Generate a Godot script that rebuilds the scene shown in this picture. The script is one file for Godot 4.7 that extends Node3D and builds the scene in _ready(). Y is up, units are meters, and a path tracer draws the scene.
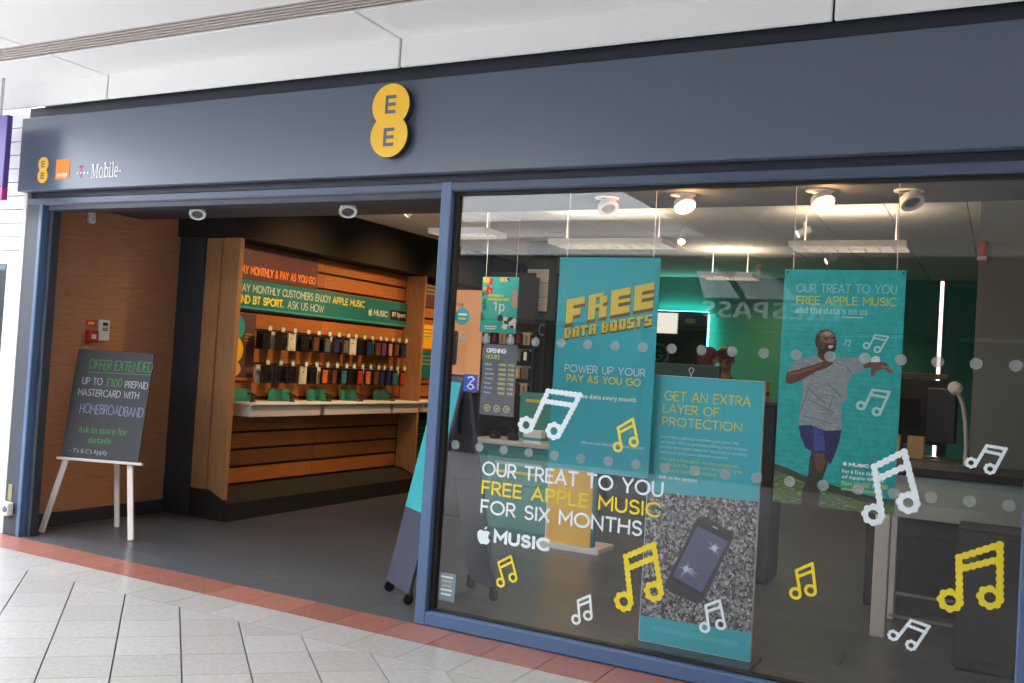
extends Node3D
# A phone shop seen from the walkway of a shopping mall. z = 0 is the front of the shop frame, the shop lies at z < 0, the mall at z > 0.

var used := {}
var cache := {}
var M := {}
var rng := RandomNumberGenerator.new()
var sans: SystemFont
var sans_bold: SystemFont
var serif: SystemFont
var GLYPH := {}
const NTH := ["first", "second", "third", "fourth", "fifth", "sixth", "seventh", "eighth", "ninth", "tenth", "eleventh", "twelfth", "thirteenth", "fourteenth", "fifteenth", "sixteenth", "seventeenth", "eighteenth", "nineteenth"]

# ---------------------------------------------------------------- helpers
func numbered(called: String) -> String:
	if not used.has(called):
		used[called] = 0
		return called
	used[called] += 1
	return "%s_%03d" % [called, used[called]]

func tag(o: Node, label: String, category: String, group := "") -> Node:
	o.set_meta("label", label)
	o.set_meta("category", category)
	if group != "":
		o.set_meta("group", group)
	return o

func thing(called: String, label: String, category: String, at := Vector3.ZERO, turn := 0.0, group := "") -> Node3D:
	var o := Node3D.new()
	o.name = numbered(called)
	add_child(o)
	o.position = at
	o.rotation.y = turn
	tag(o, label, category, group)
	return o

func structure(called: String, at := Vector3.ZERO) -> Node3D:
	var o := Node3D.new()
	o.name = numbered(called)
	add_child(o)
	o.position = at
	o.set_meta("kind", "structure")
	return o

func part(parent: Node, called: String, mesh: Mesh, m: Material, at := Vector3.ZERO, turn := Vector3.ZERO) -> MeshInstance3D:
	var o := MeshInstance3D.new()
	o.name = called if parent != self else numbered(called)
	o.mesh = mesh
	o.material_override = m
	parent.add_child(o, true)
	o.position = at
	o.rotation = turn
	return o

func struct1(called: String, mesh: Mesh, m: Material, at := Vector3.ZERO) -> MeshInstance3D:
	var o := part(self, called, mesh, m, at)
	o.set_meta("kind", "structure")
	return o

func mat(c: Color, rough := 0.6, metal := 0.0, spec := 0.5) -> StandardMaterial3D:
	var m := StandardMaterial3D.new()
	m.albedo_color = c
	m.roughness = rough
	m.metallic = metal
	m.metallic_specular = spec
	return m

func rgb(r: int, g: int, b: int) -> Color:
	return Color(r / 255.0, g / 255.0, b / 255.0)

func glow(c: Color, energy: float) -> StandardMaterial3D:
	var m := mat(c, 0.5)
	m.emission_enabled = true
	m.emission = c
	m.emission_energy_multiplier = energy
	return m

func new_st() -> SurfaceTool:
	var st := SurfaceTool.new()
	st.begin(Mesh.PRIMITIVE_TRIANGLES)
	return st

func tri(st: SurfaceTool, a: Vector3, b: Vector3, c: Vector3, n: Vector3) -> void:
	var cr := (b - a).cross(c - a)
	var l := [a, b, c]
	if cr.dot(n) > 0:
		l = [a, c, b]
	for p in l:
		st.set_normal(n)
		st.add_vertex(p)

func face(st: SurfaceTool, pts: Array, n: Vector3) -> void:
	for i in range(1, pts.size() - 1):
		tri(st, pts[0], pts[i], pts[i + 1], n)

func add_box(st: SurfaceTool, c: Vector3, s: Vector3, b := 0.0, basis := Basis.IDENTITY) -> void:
	var h := s / 2.0
	b = minf(b, minf(h.x, minf(h.y, h.z)) * 0.9)
	var v := func(sg: Vector3, ax: int) -> Vector3:
		var p := Vector3(sg.x * (h.x - b), sg.y * (h.y - b), sg.z * (h.z - b))
		p[ax] = sg[ax] * h[ax]
		return c + basis * p
	for ax in 3:
		var u := (ax + 1) % 3
		var w := (ax + 2) % 3
		for s1: float in [-1.0, 1.0]:
			var q := []
			for e: Array in [[-1.0, -1.0], [1.0, -1.0], [1.0, 1.0], [-1.0, 1.0]]:
				var sg := Vector3.ZERO
				sg[ax] = s1
				sg[u] = e[0]
				sg[w] = e[1]
				q.append(v.call(sg, ax))
			var n := Vector3.ZERO
			n[ax] = s1
			face(st, q, basis * n)
			if b > 0:
				for s2: float in [-1.0, 1.0]:
					var a1 := Vector3.ZERO
					a1[ax] = s1
					a1[u] = s2
					a1[w] = -1
					var a2 := a1
					a2[w] = 1
					var n2 := Vector3.ZERO
					n2[ax] = s1
					n2[u] = s2
					face(st, [v.call(a1, ax), v.call(a2, ax), v.call(a2, u), v.call(a1, u)], basis * n2.normalized())
	if b > 0:
		for i in 8:
			var sg := Vector3(-1 if i & 1 else 1, -1 if i & 2 else 1, -1 if i & 4 else 1)
			tri(st, v.call(sg, 0), v.call(sg, 1), v.call(sg, 2), basis * sg.normalized())

func boxm(s: Vector3, b := 0.0) -> Mesh:
	var key := "b%s_%s" % [s, b]
	if not cache.has(key):
		var st := new_st()
		add_box(st, Vector3.ZERO, s, b)
		cache[key] = st.commit()
	return cache[key]

# box by its corners; adds it to parent as one part
func bar(parent: Node, called: String, lo: Vector3, hi: Vector3, m: Material, b := 0.004) -> MeshInstance3D:
	return part(parent, called, boxm(hi - lo, b), m, (lo + hi) / 2.0)

func add_prism(st: SurfaceTool, pts: PackedVector2Array, z0: float, z1: float) -> void:
	var idx := Geometry2D.triangulate_polygon(pts)
	for i in range(0, idx.size(), 3):
		for e: Array in [[z1, 1.0], [z0, -1.0]]:
			var q := []
			for k in 3:
				var p := pts[idx[i + k]]
				q.append(Vector3(p.x, p.y, e[0]))
			tri(st, q[0], q[1], q[2], Vector3(0, 0, e[1]))
	var area := 0.0
	for i in pts.size():
		var a := pts[i]
		var b := pts[(i + 1) % pts.size()]
		area += a.cross(b)
	for i in pts.size():
		var a := pts[i]
		var b := pts[(i + 1) % pts.size()]
		var d := (b - a).normalized()
		var n := Vector3(d.y, -d.x, 0) * signf(area)
		face(st, [Vector3(a.x, a.y, z0), Vector3(b.x, b.y, z0), Vector3(b.x, b.y, z1), Vector3(a.x, a.y, z1)], n)

func prism(pts: PackedVector2Array, z0: float, z1: float) -> Mesh:
	var st := new_st()
	add_prism(st, pts, z0, z1)
	return st.commit()

func disc_pts(c: Vector2, rx: float, ry: float, n := 24) -> PackedVector2Array:
	var a := PackedVector2Array()
	for i in n:
		var t := TAU * i / n
		a.append(c + Vector2(cos(t) * rx, sin(t) * ry))
	return a

func add_tube(st: SurfaceTool, a: Vector3, b: Vector3, r0: float, r1: float, n := 8, caps := true) -> void:
	var d := (b - a).normalized()
	var u := d.cross(Vector3.UP if absf(d.y) < 0.9 else Vector3.RIGHT).normalized()
	var w := d.cross(u)
	for i in n:
		var t0 := TAU * i / n
		var t1 := TAU * (i + 1) / n
		var e0 := u * cos(t0) + w * sin(t0)
		var e1 := u * cos(t1) + w * sin(t1)
		face(st, [a + e0 * r0, a + e1 * r0, b + e1 * r1, b + e0 * r1], ((e0 + e1) / 2).normalized())
		if caps:
			tri(st, a, a + e0 * r0, a + e1 * r0, -d)
			tri(st, b, b + e0 * r1, b + e1 * r1, d)

func tube(a: Vector3, b: Vector3, r0: float, r1 := -1.0, n := 10) -> Mesh:
	var st := new_st()
	add_tube(st, a, b, r0, r0 if r1 < 0 else r1, n)
	return st.commit()

# profile: points (radius, height); turned about y
func lathe(profile: Array, n := 24) -> Mesh:
	var st := new_st()
	for k in profile.size() - 1:
		var p: Vector2 = profile[k]
		var q: Vector2 = profile[k + 1]
		var d := (q - p).normalized()
		for i in n:
			var t0 := TAU * i / n
			var t1 := TAU * (i + 1) / n
			var tm := (t0 + t1) / 2
			var nn := Vector3(d.y * cos(tm), -d.x, d.y * sin(tm))
			var v := [Vector3(p.x * cos(t0), p.y, p.x * sin(t0)), Vector3(p.x * cos(t1), p.y, p.x * sin(t1)), Vector3(q.x * cos(t1), q.y, q.x * sin(t1)), Vector3(q.x * cos(t0), q.y, q.x * sin(t0))]
			if p.x > 1e-5:
				tri(st, v[0], v[1], v[2], nn)
			if q.x > 1e-5:
				tri(st, v[0], v[2], v[3], nn)
	return st.commit()

func quad_uv(w: float, h: float) -> Mesh:
	var st := new_st()
	var n := Vector3(0, 0, 1)
	for p: Array in [[0, 0, 0, 1], [0, h, 0, 0], [w, h, 1, 0], [0, 0, 0, 1], [w, h, 1, 0], [w, 0, 1, 1]]:
		st.set_normal(n)
		st.set_uv(Vector2(p[2], p[3]))
		st.add_vertex(Vector3(p[0], p[1], 0))
	return st.commit()

# ---------------------------------------------------------------- lettering
func arc(cx: float, cy: float, rx: float, ry: float, a0: float, a1: float, n := 14) -> Array:
	var o := []
	for i in n + 1:
		var t := deg_to_rad(lerpf(a0, a1, float(i) / n))
		o.append(Vector2(cx + rx * cos(t), cy + ry * sin(t)))
	return o

func P(a: Array) -> Array:
	var o := []
	for i in range(0, a.size(), 2):
		o.append(Vector2(a[i], a[i + 1]))
	return o

func make_glyphs() -> void:
	GLYPH = {
		" ": [0.32], "A": [0.8, P([0, 0, 0.4, 1, 0.8, 0]), P([0.13, 0.32, 0.67, 0.32])],
		"B": [0.62, P([0, 0, 0, 1, 0.33, 1]) + arc(0.33, 0.76, 0.24, 0.24, 90, -90) + P([0, 0.52]), P([0.33, 0.52]) + arc(0.35, 0.26, 0.27, 0.26, 90, -90) + P([0, 0])],
		"C": [0.76, arc(0.5, 0.5, 0.5, 0.5, 48, 312, 22)], "D": [0.78, P([0, 0, 0, 1, 0.28, 1]) + arc(0.28, 0.5, 0.5, 0.5, 90, -90) + P([0, 0])],
		"E": [0.54, P([0.54, 1, 0, 1, 0, 0, 0.54, 0]), P([0, 0.52, 0.48, 0.52])], "F": [0.52, P([0.52, 1, 0, 1, 0, 0]), P([0, 0.5, 0.46, 0.5])],
		"G": [0.9, arc(0.5, 0.5, 0.5, 0.5, 48, 360, 24) + P([0.56, 0.5])], "H": [0.7, P([0, 0, 0, 1]), P([0.7, 0, 0.7, 1]), P([0, 0.52, 0.7, 0.52])],
		"I": [0.02, P([0.01, 0, 0.01, 1])], "J": [0.42, P([0.42, 1, 0.42, 0.22]) + arc(0.2, 0.22, 0.22, 0.22, 0, -160, 10)],
		"K": [0.62, P([0, 0, 0, 1]), P([0.58, 1, 0, 0.42]), P([0.2, 0.6, 0.62, 0])], "L": [0.5, P([0, 1, 0, 0, 0.5, 0])],
		"M": [0.86, P([0, 0, 0, 1, 0.43, 0.36, 0.86, 1, 0.86, 0])], "N": [0.72, P([0, 0, 0, 1, 0.72, 0, 0.72, 1])],
		"O": [1.0, arc(0.5, 0.5, 0.5, 0.5, 0, 360, 30)], "P": [0.58, P([0, 0, 0, 1, 0.3, 1]) + arc(0.3, 0.72, 0.28, 0.28, 90, -90) + P([0, 0.44])],
		"Q": [1.0, arc(0.5, 0.5, 0.5, 0.5, 0, 360, 30), P([0.62, 0.3, 0.95, -0.05])],
		"R": [0.6, P([0, 0, 0, 1, 0.3, 1]) + arc(0.3, 0.73, 0.27, 0.27, 90, -90) + P([0, 0.46]), P([0.28, 0.46, 0.6, 0])],
		"S": [0.58, arc(0.29, 0.755, 0.26, 0.245, 30, 260, 14) + arc(0.29, 0.26, 0.29, 0.26, 80, -150, 14)],
		"T": [0.66, P([0, 1, 0.66, 1]), P([0.33, 1, 0.33, 0])], "U": [0.7, P([0, 1, 0, 0.35]) + arc(0.35, 0.35, 0.35, 0.35, 180, 360) + P([0.7, 1])],
		"V": [0.78, P([0, 1, 0.39, 0, 0.78, 1])], "W": [1.1, P([0, 1, 0.28, 0, 0.55, 0.85, 0.82, 0, 1.1, 1])], "X": [0.7, P([0, 0, 0.7, 1]), P([0, 1, 0.7, 0])],
		"Y": [0.72, P([0, 1, 0.36, 0.45, 0.72, 1]), P([0.36, 0.45, 0.36, 0])], "Z": [0.62, P([0, 1, 0.62, 1, 0, 0, 0.62, 0])],
		"&": [0.72, P([0.7, 0, 0.16, 0.72]) + arc(0.32, 0.8, 0.18, 0.2, 200, -20, 10) + P([0.1, 0.4]) + arc(0.28, 0.25, 0.26, 0.25, 150, 330, 10) + P([0.7, 0.45])],
		"'": [0.04, P([0.02, 1, 0.02, 0.78])], ".": [0.04, P([0.02, 0, 0.02, 0.02])], "-": [0.3, P([0, 0.42, 0.3, 0.42])],
		"0": [0.6, arc(0.3, 0.5, 0.3, 0.5, 0, 360, 24)], "1": [0.25, P([0, 0.78, 0.2, 1, 0.2, 0])], "2": [0.56, arc(0.28, 0.72, 0.27, 0.28, 170, -30, 10) + P([0, 0, 0.56, 0])],
		"£": [0.56, arc(0.34, 0.74, 0.2, 0.25, 20, 200, 8) + P([0.16, 0, 0, 0, 0.56, 0]), P([0.02, 0.46, 0.4, 0.46])],
	}

# strokes as flat mitred ribbons, facing +z
func add_stroke(st: SurfaceTool, given: Array, half: float, z := 0.0) -> void:
	var pts := []
	for p: Vector2 in given:
		if pts.is_empty() or pts[-1].distance_to(p) > half * 0.05:
			pts.append(p)
	if pts.size() < 2:
		pts = [given[0] - Vector2(half, 0), given[0] + Vector2(half, 0)]
	var closed: bool = pts.size() > 3 and pts[0].distance_to(pts[-1]) < half * 0.1
	if closed:
		pts.pop_back()
	var n := pts.size()
	var left := []
	var right := []
	for i in n:
		var a: Vector2 = pts[(i - 1 + n) % n] if closed or i > 0 else pts[i]
		var b: Vector2 = pts[i]
		var c: Vector2 = pts[(i + 1) % n] if closed or i < n - 1 else pts[i]
		var d0 := (b - a).normalized() if a != b else (c - b).normalized()
		var d1 := (c - b).normalized() if c != b else d0
		var t := (d0 + d1).normalized() if (d0 + d1).length() > 0.05 else d0
		var nr := Vector2(-t.y, t.x)
		var m := minf(half / maxf(0.05, nr.dot(Vector2(-d0.y, d0.x))), half * 2.4)
		var e := Vector2.ZERO
		if not closed and i == 0:
			e = -d1 * half * 0.7
		if not closed and i == n - 1:
			e = d0 * half * 0.7
		left.append(b + nr * m + e)
		right.append(b - nr * m + e)
	for i in (n if closed else n - 1):
		var k := (i + 1) % n
		face(st, [Vector3(left[i].x, left[i].y, z), Vector3(left[k].x, left[k].y, z), Vector3(right[k].x, right[k].y, z), Vector3(right[i].x, right[i].y, z)], Vector3(0, 0, 1))

# text in the stroke alphabet, fitted into width w and height h from the lower left corner
func stroke_text(txt: String, w: float, h: float, half: float, gap := 0.24, wobble := 0.0) -> Mesh:
	var x := 0.0
	var lines := []
	for ch in txt:
		var g: Array = GLYPH.get(ch, [0.3])
		var dy := rng.randf_range(-wobble, wobble)
		var sl := rng.randf_range(-wobble, wobble)
		for k in range(1, g.size()):
			var pl := []
			for p: Vector2 in g[k]:
				pl.append(Vector2(x + p.x + sl * p.y, p.y + dy))
			lines.append(pl)
		x += g[0] + gap
	x -= gap
	var st := new_st()
	var layer := 0
	for pl: Array in lines:
		layer = (layer + 1) % 4
		var q := []
		for p: Vector2 in pl:
			q.append(Vector2(half + p.x / x * (w - 2 * half), half + p.y * (h - 2 * half)))
		add_stroke(st, q, half, layer * 0.00015)
	return st.commit()

# the same text, one part per word; how: text, width, height, half stroke, gap, wobble
func words(parent: Node, called: String, m: Material, at: Vector3, how: Array) -> void:
	var gap: float = how[4] if how.size() > 4 else 0.24
	var wob: float = how[5] if how.size() > 5 else 0.0
	var run := func(t: String) -> float:
		var x := 0.0
		for ch in t:
			x += GLYPH.get(ch, [0.3])[0] + gap
		return maxf(x - gap, 0.02)
	var txt: String = how[0]
	var unit: float = (how[1] - 2 * how[3]) / run.call(txt)
	var x := 0.0
	for wd in txt.split(" "):
		if wd == "":
			continue
		var w: float = run.call(wd)
		part(parent, called, stroke_text(wd, w * unit + 2 * how[3], how[2], how[3], gap, wob), m, at + Vector3(x * unit, 0, 0))
		x += w + 0.32 + 2 * gap

func type_text(parent: Node, txt: String, at: Vector3, w: float, h: float, m: Material, font: Font = null, turn := Vector3.ZERO) -> MeshInstance3D:
	var t := TextMesh.new()
	t.text = txt
	t.font = font if font else sans
	t.font_size = 40
	t.pixel_size = 0.01
	t.depth = 0.0
	t.curve_step = 2.0
	var box := t.get_aabb()
	var arr := t.get_mesh_arrays() if t.get_surface_count() == 0 else t.surface_get_arrays(0)
	var vs: PackedVector3Array = arr[Mesh.ARRAY_VERTEX]
	var ix: PackedInt32Array = arr[Mesh.ARRAY_INDEX]
	var st := new_st()
	var sc := Vector2(w / maxf(box.size.x, 1e-4), h / maxf(box.size.y, 1e-4))
	if ix.is_empty():
		ix = PackedInt32Array(range(vs.size()))
	for i in range(0, ix.size() - 2, 3):
		var q := []
		for k in 3:
			var p := vs[ix[i + k]]
			q.append(Vector3((p.x - box.position.x) * sc.x, (p.y - box.position.y) * sc.y, 0))
		tri(st, q[0], q[1], q[2], Vector3(0, 0, 1))
	return part(parent, "lettering", st.commit(), m, at, turn)

# ---------------------------------------------------------------- pictures for prints and grain
func grain(w: int, h: int, fx: float, fy: float, lo: float, seed_ := 1) -> ImageTexture:
	var n := FastNoiseLite.new()
	n.seed = seed_
	n.frequency = 1.0
	n.fractal_octaves = 4
	var im := Image.create(w, h, false, Image.FORMAT_L8)
	for y in h:
		for x in w:
			# blended over the edge so that the repeat does not show
			var bx := float(x) / w
			var a := n.get_noise_2d(x * fx, y * fy)
			var b := n.get_noise_2d((x - w) * fx, y * fy)
			var v := lerpf(a, b, bx) * 0.9 + 0.5
			var g := clampf(lerpf(lo, 1.0, v), 0, 1)
			im.set_pixel(x, y, Color(g, g, g))
	return ImageTexture.create_from_image(im)

func fill_poly(im: Image, uv: Array, c: Color, mottle := 0.0) -> void:
	var w := im.get_width()
	var h := im.get_height()
	var pts := PackedVector2Array()
	var y0 := 1e9
	var y1 := -1e9
	for i in range(0, uv.size(), 2):
		var p := Vector2(uv[i] * w, uv[i + 1] * h)
		pts.append(p)
		y0 = minf(y0, p.y)
		y1 = maxf(y1, p.y)
	for y in range(maxi(0, int(y0)), mini(h - 1, int(y1)) + 1):
		var xs := []
		for i in pts.size():
			var a := pts[i]
			var b := pts[(i + 1) % pts.size()]
			if (a.y <= y + 0.5) != (b.y <= y + 0.5):
				xs.append(a.x + (y + 0.5 - a.y) / (b.y - a.y) * (b.x - a.x))
		xs.sort()
		for i in range(0, xs.size() - 1, 2):
			var a := clampi(roundi(xs[i]), 0, w)
			var b := clampi(roundi(xs[i + 1]), 0, w)
			if mottle > 0:
				for x in range(a, b):
					var d := rng.randf_range(-mottle, mottle)
					im.set_pixel(x, y, Color(c.r + d, c.g + d, c.b + d))
			elif b > a:
				im.fill_rect(Rect2i(a, y, b - a, 1), c)

func print_mat(im: Image, rough := 0.45) -> StandardMaterial3D:
	var m := mat(Color.WHITE, rough)
	m.albedo_texture = ImageTexture.create_from_image(im)
	m.texture_repeat = false
	return m

# ---------------------------------------------------------------- smooth bodies
func add_body(st: SurfaceTool, bones: Array, cell: float, k: float) -> void:
	var lo := Vector3(1e9, 1e9, 1e9)
	var hi := -lo
	for b in bones:
		var r := maxf(b[2], b[3]) + cell * 2
		for p: Vector3 in [b[0], b[1]]:
			lo = lo.min(p - Vector3(r, r, r))
			hi = hi.max(p + Vector3(r, r, r))
	var nx := int((hi.x - lo.x) / cell) + 2
	var ny := int((hi.y - lo.y) / cell) + 2
	var nz := int((hi.z - lo.z) / cell) + 2
	var val := PackedFloat32Array()
	val.resize(nx * ny * nz)
	val.fill(10.0)
	for b in bones:
		var a: Vector3 = b[0]
		var e: Vector3 = b[1] - a
		var l2 := maxf(e.length_squared(), 1e-9)
		var m := maxf(b[2], b[3]) + k * 2 + cell * 2
		var i0 := ((a.min(b[1]) - Vector3(m, m, m) - lo) / cell).floor()
		var i1 := ((a.max(b[1]) + Vector3(m, m, m) - lo) / cell).ceil()
		for z in range(maxi(0, int(i0.z)), mini(nz, int(i1.z))):
			for y in range(maxi(0, int(i0.y)), mini(ny, int(i1.y))):
				for x in range(maxi(0, int(i0.x)), mini(nx, int(i1.x))):
					var p := lo + Vector3(x, y, z) * cell - a
					var t := clampf(p.dot(e) / l2, 0, 1)
					var d := (p - e * t).length() - lerpf(b[2], b[3], t)
					var i := (z * ny + y) * nx + x
					var h := maxf(k - absf(val[i] - d), 0.0) / k
					val[i] = minf(val[i], d) - h * h * k * 0.25
	var vert := {}
	var corner := [0, 1, nx, nx + 1, nx * ny, nx * ny + 1, nx * ny + nx, nx * ny + nx + 1]
	for z in nz - 1:
		for y in ny - 1:
			for x in nx - 1:
				var i := (z * ny + y) * nx + x
				var s := 0
				for c in 8:
					if val[i + corner[c]] < 0:
						s += 1
				if s == 0 or s == 8:
					continue
				var sum := Vector3.ZERO
				var cnt := 0
				for c in 8:
					for ax in 3:
						if c & (1 << ax):
							continue
						var c2 := c | (1 << ax)
						var v0 := val[i + corner[c]]
						var v1 := val[i + corner[c2]]
						if (v0 < 0) != (v1 < 0):
							var p := Vector3(c & 1, (c >> 1) & 1, (c >> 2) & 1)
							p[ax] = v0 / (v0 - v1)
							sum += p
							cnt += 1
				var g := Vector3.ZERO
				for c in 8:
					g += Vector3(1 if c & 1 else -1, 1 if c & 2 else -1, 1 if c & 4 else -1) * val[i + corner[c]]
				var pos := lo + (Vector3(x, y, z) + sum / cnt) * cell
				var best := 1e9
				var col := Color.WHITE
				for b in bones:
					var e: Vector3 = b[1] - b[0]
					var t := clampf((pos - b[0]).dot(e) / maxf(e.length_squared(), 1e-9), 0, 1)
					var d: float = (pos - b[0] - e * t).length() - lerpf(b[2], b[3], t)
					if d < best:
						best = d
						col = b[4]
				vert[i] = [pos, g.normalized(), col]
	var step := [1, nx, nx * ny]
	for z in range(1, nz - 1):
		for y in range(1, ny - 1):
			for x in range(1, nx - 1):
				var i := (z * ny + y) * nx + x
				for ax in 3:
					if (val[i] < 0) == (val[i + step[ax]] < 0):
						continue
					var u: int = step[(ax + 1) % 3]
					var w: int = step[(ax + 2) % 3]
					var q := [vert[i - u - w], vert[i - w], vert[i], vert[i - u]]
					for t: Array in [[0, 1, 2], [0, 2, 3]]:
						var a: Array = q[t[0]]
						var b2: Array = q[t[1]]
						var c3: Array = q[t[2]]
						var cr: Vector3 = (b2[0] - a[0]).cross(c3[0] - a[0])
						var l := [a, b2, c3] if cr.dot(a[1] + b2[1] + c3[1]) < 0 else [a, c3, b2]
						for vtx: Array in l:
							st.set_color(vtx[2])
							st.set_normal(vtx[1])
							st.add_vertex(vtx[0])

# ---------------------------------------------------------------- scene
func _ready() -> void:
	rng.seed = 7
	setup_view()
	sans = SystemFont.new()
	sans.font_names = PackedStringArray(["Droid Sans"])
	sans_bold = SystemFont.new()
	sans_bold.font_names = PackedStringArray(["Droid Sans"])
	sans_bold.font_weight = 700
	serif = SystemFont.new()
	serif.font_names = PackedStringArray(["Droid Serif"])
	make_glyphs()
	make_materials()
	mall_shell()
	mall_floor()
	shop_front()
	shop_shell()
	display_wall()
	easel()
	glass_graphics()
	window_posters()
	wheeled_stand()
	shop_middle()
	shop_back()
	shop_right()
	neighbour()
	opposite()

func setup_view() -> void:
	var cam := Camera3D.new()
	cam.name = "camera"
	var yaw := deg_to_rad(29.43914984)
	var pitch := deg_to_rad(1.49061265)
	var roll := deg_to_rad(3.621873)
	cam.basis = Basis(Vector3.UP, yaw) * Basis(Vector3.RIGHT, pitch) * Basis(Vector3.BACK, roll)
	cam.position = Vector3(3.046, 1.6, 5.215)
	var f := 986.222
	cam.projection = Camera3D.PROJECTION_FRUSTUM
	cam.near = 0.05
	cam.far = 120.0
	cam.size = 0.05 * 683.0 / f
	cam.frustum_offset = Vector2(0.05 * (512.0 - 446.915) / f, -0.05 * (341.5 - 335.535) / f)
	add_child(cam)
	cam.current = true
	var we := WorldEnvironment.new()
	we.name = "world_environment"
	var e := Environment.new()
	e.background_mode = Environment.BG_SKY
	var sky := Sky.new()
	var sm := ProceduralSkyMaterial.new()
	sm.sky_top_color = rgb(235, 240, 248)
	sm.sky_horizon_color = rgb(238, 243, 249)
	sm.ground_bottom_color = rgb(150, 150, 150)
	sm.ground_horizon_color = rgb(170, 170, 170)
	sm.sky_energy_multiplier = 2.98
	sky.sky_material = sm
	e.sky = sky
	e.tonemap_mode = Environment.TONE_MAPPER_LINEAR
	e.tonemap_exposure = 1.0
	e.sdfgi_enabled = true
	e.ssao_enabled = true
	e.ssil_enabled = true
	we.environment = e
	add_child(we)

func make_materials() -> void:
	M.fascia = mat(rgb(87, 99, 115), 0.28)
	M.frame = mat(rgb(80, 104, 138), 0.36)
	M.frame_dark = mat(rgb(50, 56, 67), 0.5)
	M.black = mat(rgb(20, 20, 22), 0.5)
	M.gasket = mat(rgb(16, 17, 19), 0.6)
	M.white = mat(rgb(236, 236, 234), 0.6)
	M.ceiling_white = mat(rgb(238, 238, 237), 0.75)
	M.yellow = mat(rgb(250, 196, 48), 0.45)
	M.sign_side = mat(rgb(38, 40, 44), 0.5)
	M.sign_grey = mat(rgb(96, 106, 112), 0.5)
	M.glass = mat(Color(0.02, 0.025, 0.025, 0.03), 0.0)
	M.glass.transparency = BaseMaterial3D.TRANSPARENCY_ALPHA
	M.glass.metallic_specular = 0.5
	var grain_h := grain(512, 512, 0.006, 0.22, 0.8, 3)
	var grain_v := grain(512, 512, 0.22, 0.006, 0.78, 5)
	M.wood_wall = mat(rgb(202, 146, 110), 0.5)
	M.wood_wall.albedo_texture = grain_h
	M.wood = []
	for c: Color in [rgb(184, 116, 62), rgb(177, 110, 58), rgb(192, 123, 67)]:
		var m := mat(c, 0.45)
		m.albedo_texture = grain_h
		M.wood.append(m)
	M.wood_v = mat(rgb(196, 146, 100), 0.5)
	M.wood_v.albedo_texture = grain_v
	for m: StandardMaterial3D in [M.wood_wall, M.wood_v] + M.wood:
		m.uv1_triplanar = true
		m.uv1_world_triplanar = true
		m.uv1_scale = Vector3(0.9, 0.9, 0.9)
	var speck := grain(256, 256, 0.06, 0.06, 0.93, 9)
	M.tile_cream = []
	for c: Color in [rgb(188, 184, 181), rgb(192, 188, 185), rgb(184, 180, 176)]:
		var m := mat(c, 0.22)
		m.albedo_texture = speck
		M.tile_cream.append(m)
	M.tile_red = []
	for c: Color in [rgb(168, 112, 100), rgb(174, 117, 104), rgb(162, 107, 95)]:
		var m := mat(c, 0.25)
		m.albedo_texture = speck
		M.tile_red.append(m)
	M.plank = []
	for c: Color in [rgb(98, 102, 108), rgb(93, 97, 103), rgb(103, 106, 111), rgb(96, 100, 106)]:
		var m := mat(c, 0.32)
		m.albedo_texture = grain_h
		M.plank.append(m)
	for m: StandardMaterial3D in M.tile_cream + M.tile_red + M.plank:
		m.uv1_triplanar = true
		m.uv1_world_triplanar = true
		m.uv1_scale = Vector3(1.6, 1.6, 1.6)
	M.grout = mat(rgb(92, 92, 96), 0.9)
	M.teal = mat(rgb(48, 164, 172), 0.45)
	M.teal_dark = mat(rgb(30, 118, 122), 0.5)
	M.teal_wall = mat(rgb(34, 138, 130), 0.6)
	M.charcoal = mat(rgb(58, 58, 62), 0.5)
	M.brown = mat(rgb(29, 24, 22), 0.85)
	M.plinth = mat(rgb(34, 33, 33), 0.6)
	M.plum = mat(rgb(92, 58, 64), 0.5)
	M.ink_white = mat(rgb(240, 243, 243), 0.6)
	M.ink_yellow = mat(rgb(226, 214, 60), 0.6)
	M.ink_orange = mat(rgb(244, 140, 36), 0.6)
	M.vinyl_white = mat(rgb(226, 236, 240), 0.6)
	M.vinyl_yellow = mat(rgb(232, 208, 40), 0.6)
	M.frost = mat(Color(0.62, 0.65, 0.64, 0.45), 0.6)
	M.frost.transparency = BaseMaterial3D.TRANSPARENCY_ALPHA
	M.metal = mat(rgb(190, 192, 195), 0.3, 0.8)
	M.soffit = mat(rgb(52, 58, 66), 0.55)
	M.ceiling_cream = mat(rgb(238, 230, 216), 0.8)
	M.chalkboard = mat(rgb(70, 72, 76), 0.75)
	M.chalk_white = mat(rgb(176, 180, 188), 0.9)
	M.chalk_green = mat(rgb(86, 150, 88), 0.9)

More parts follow.
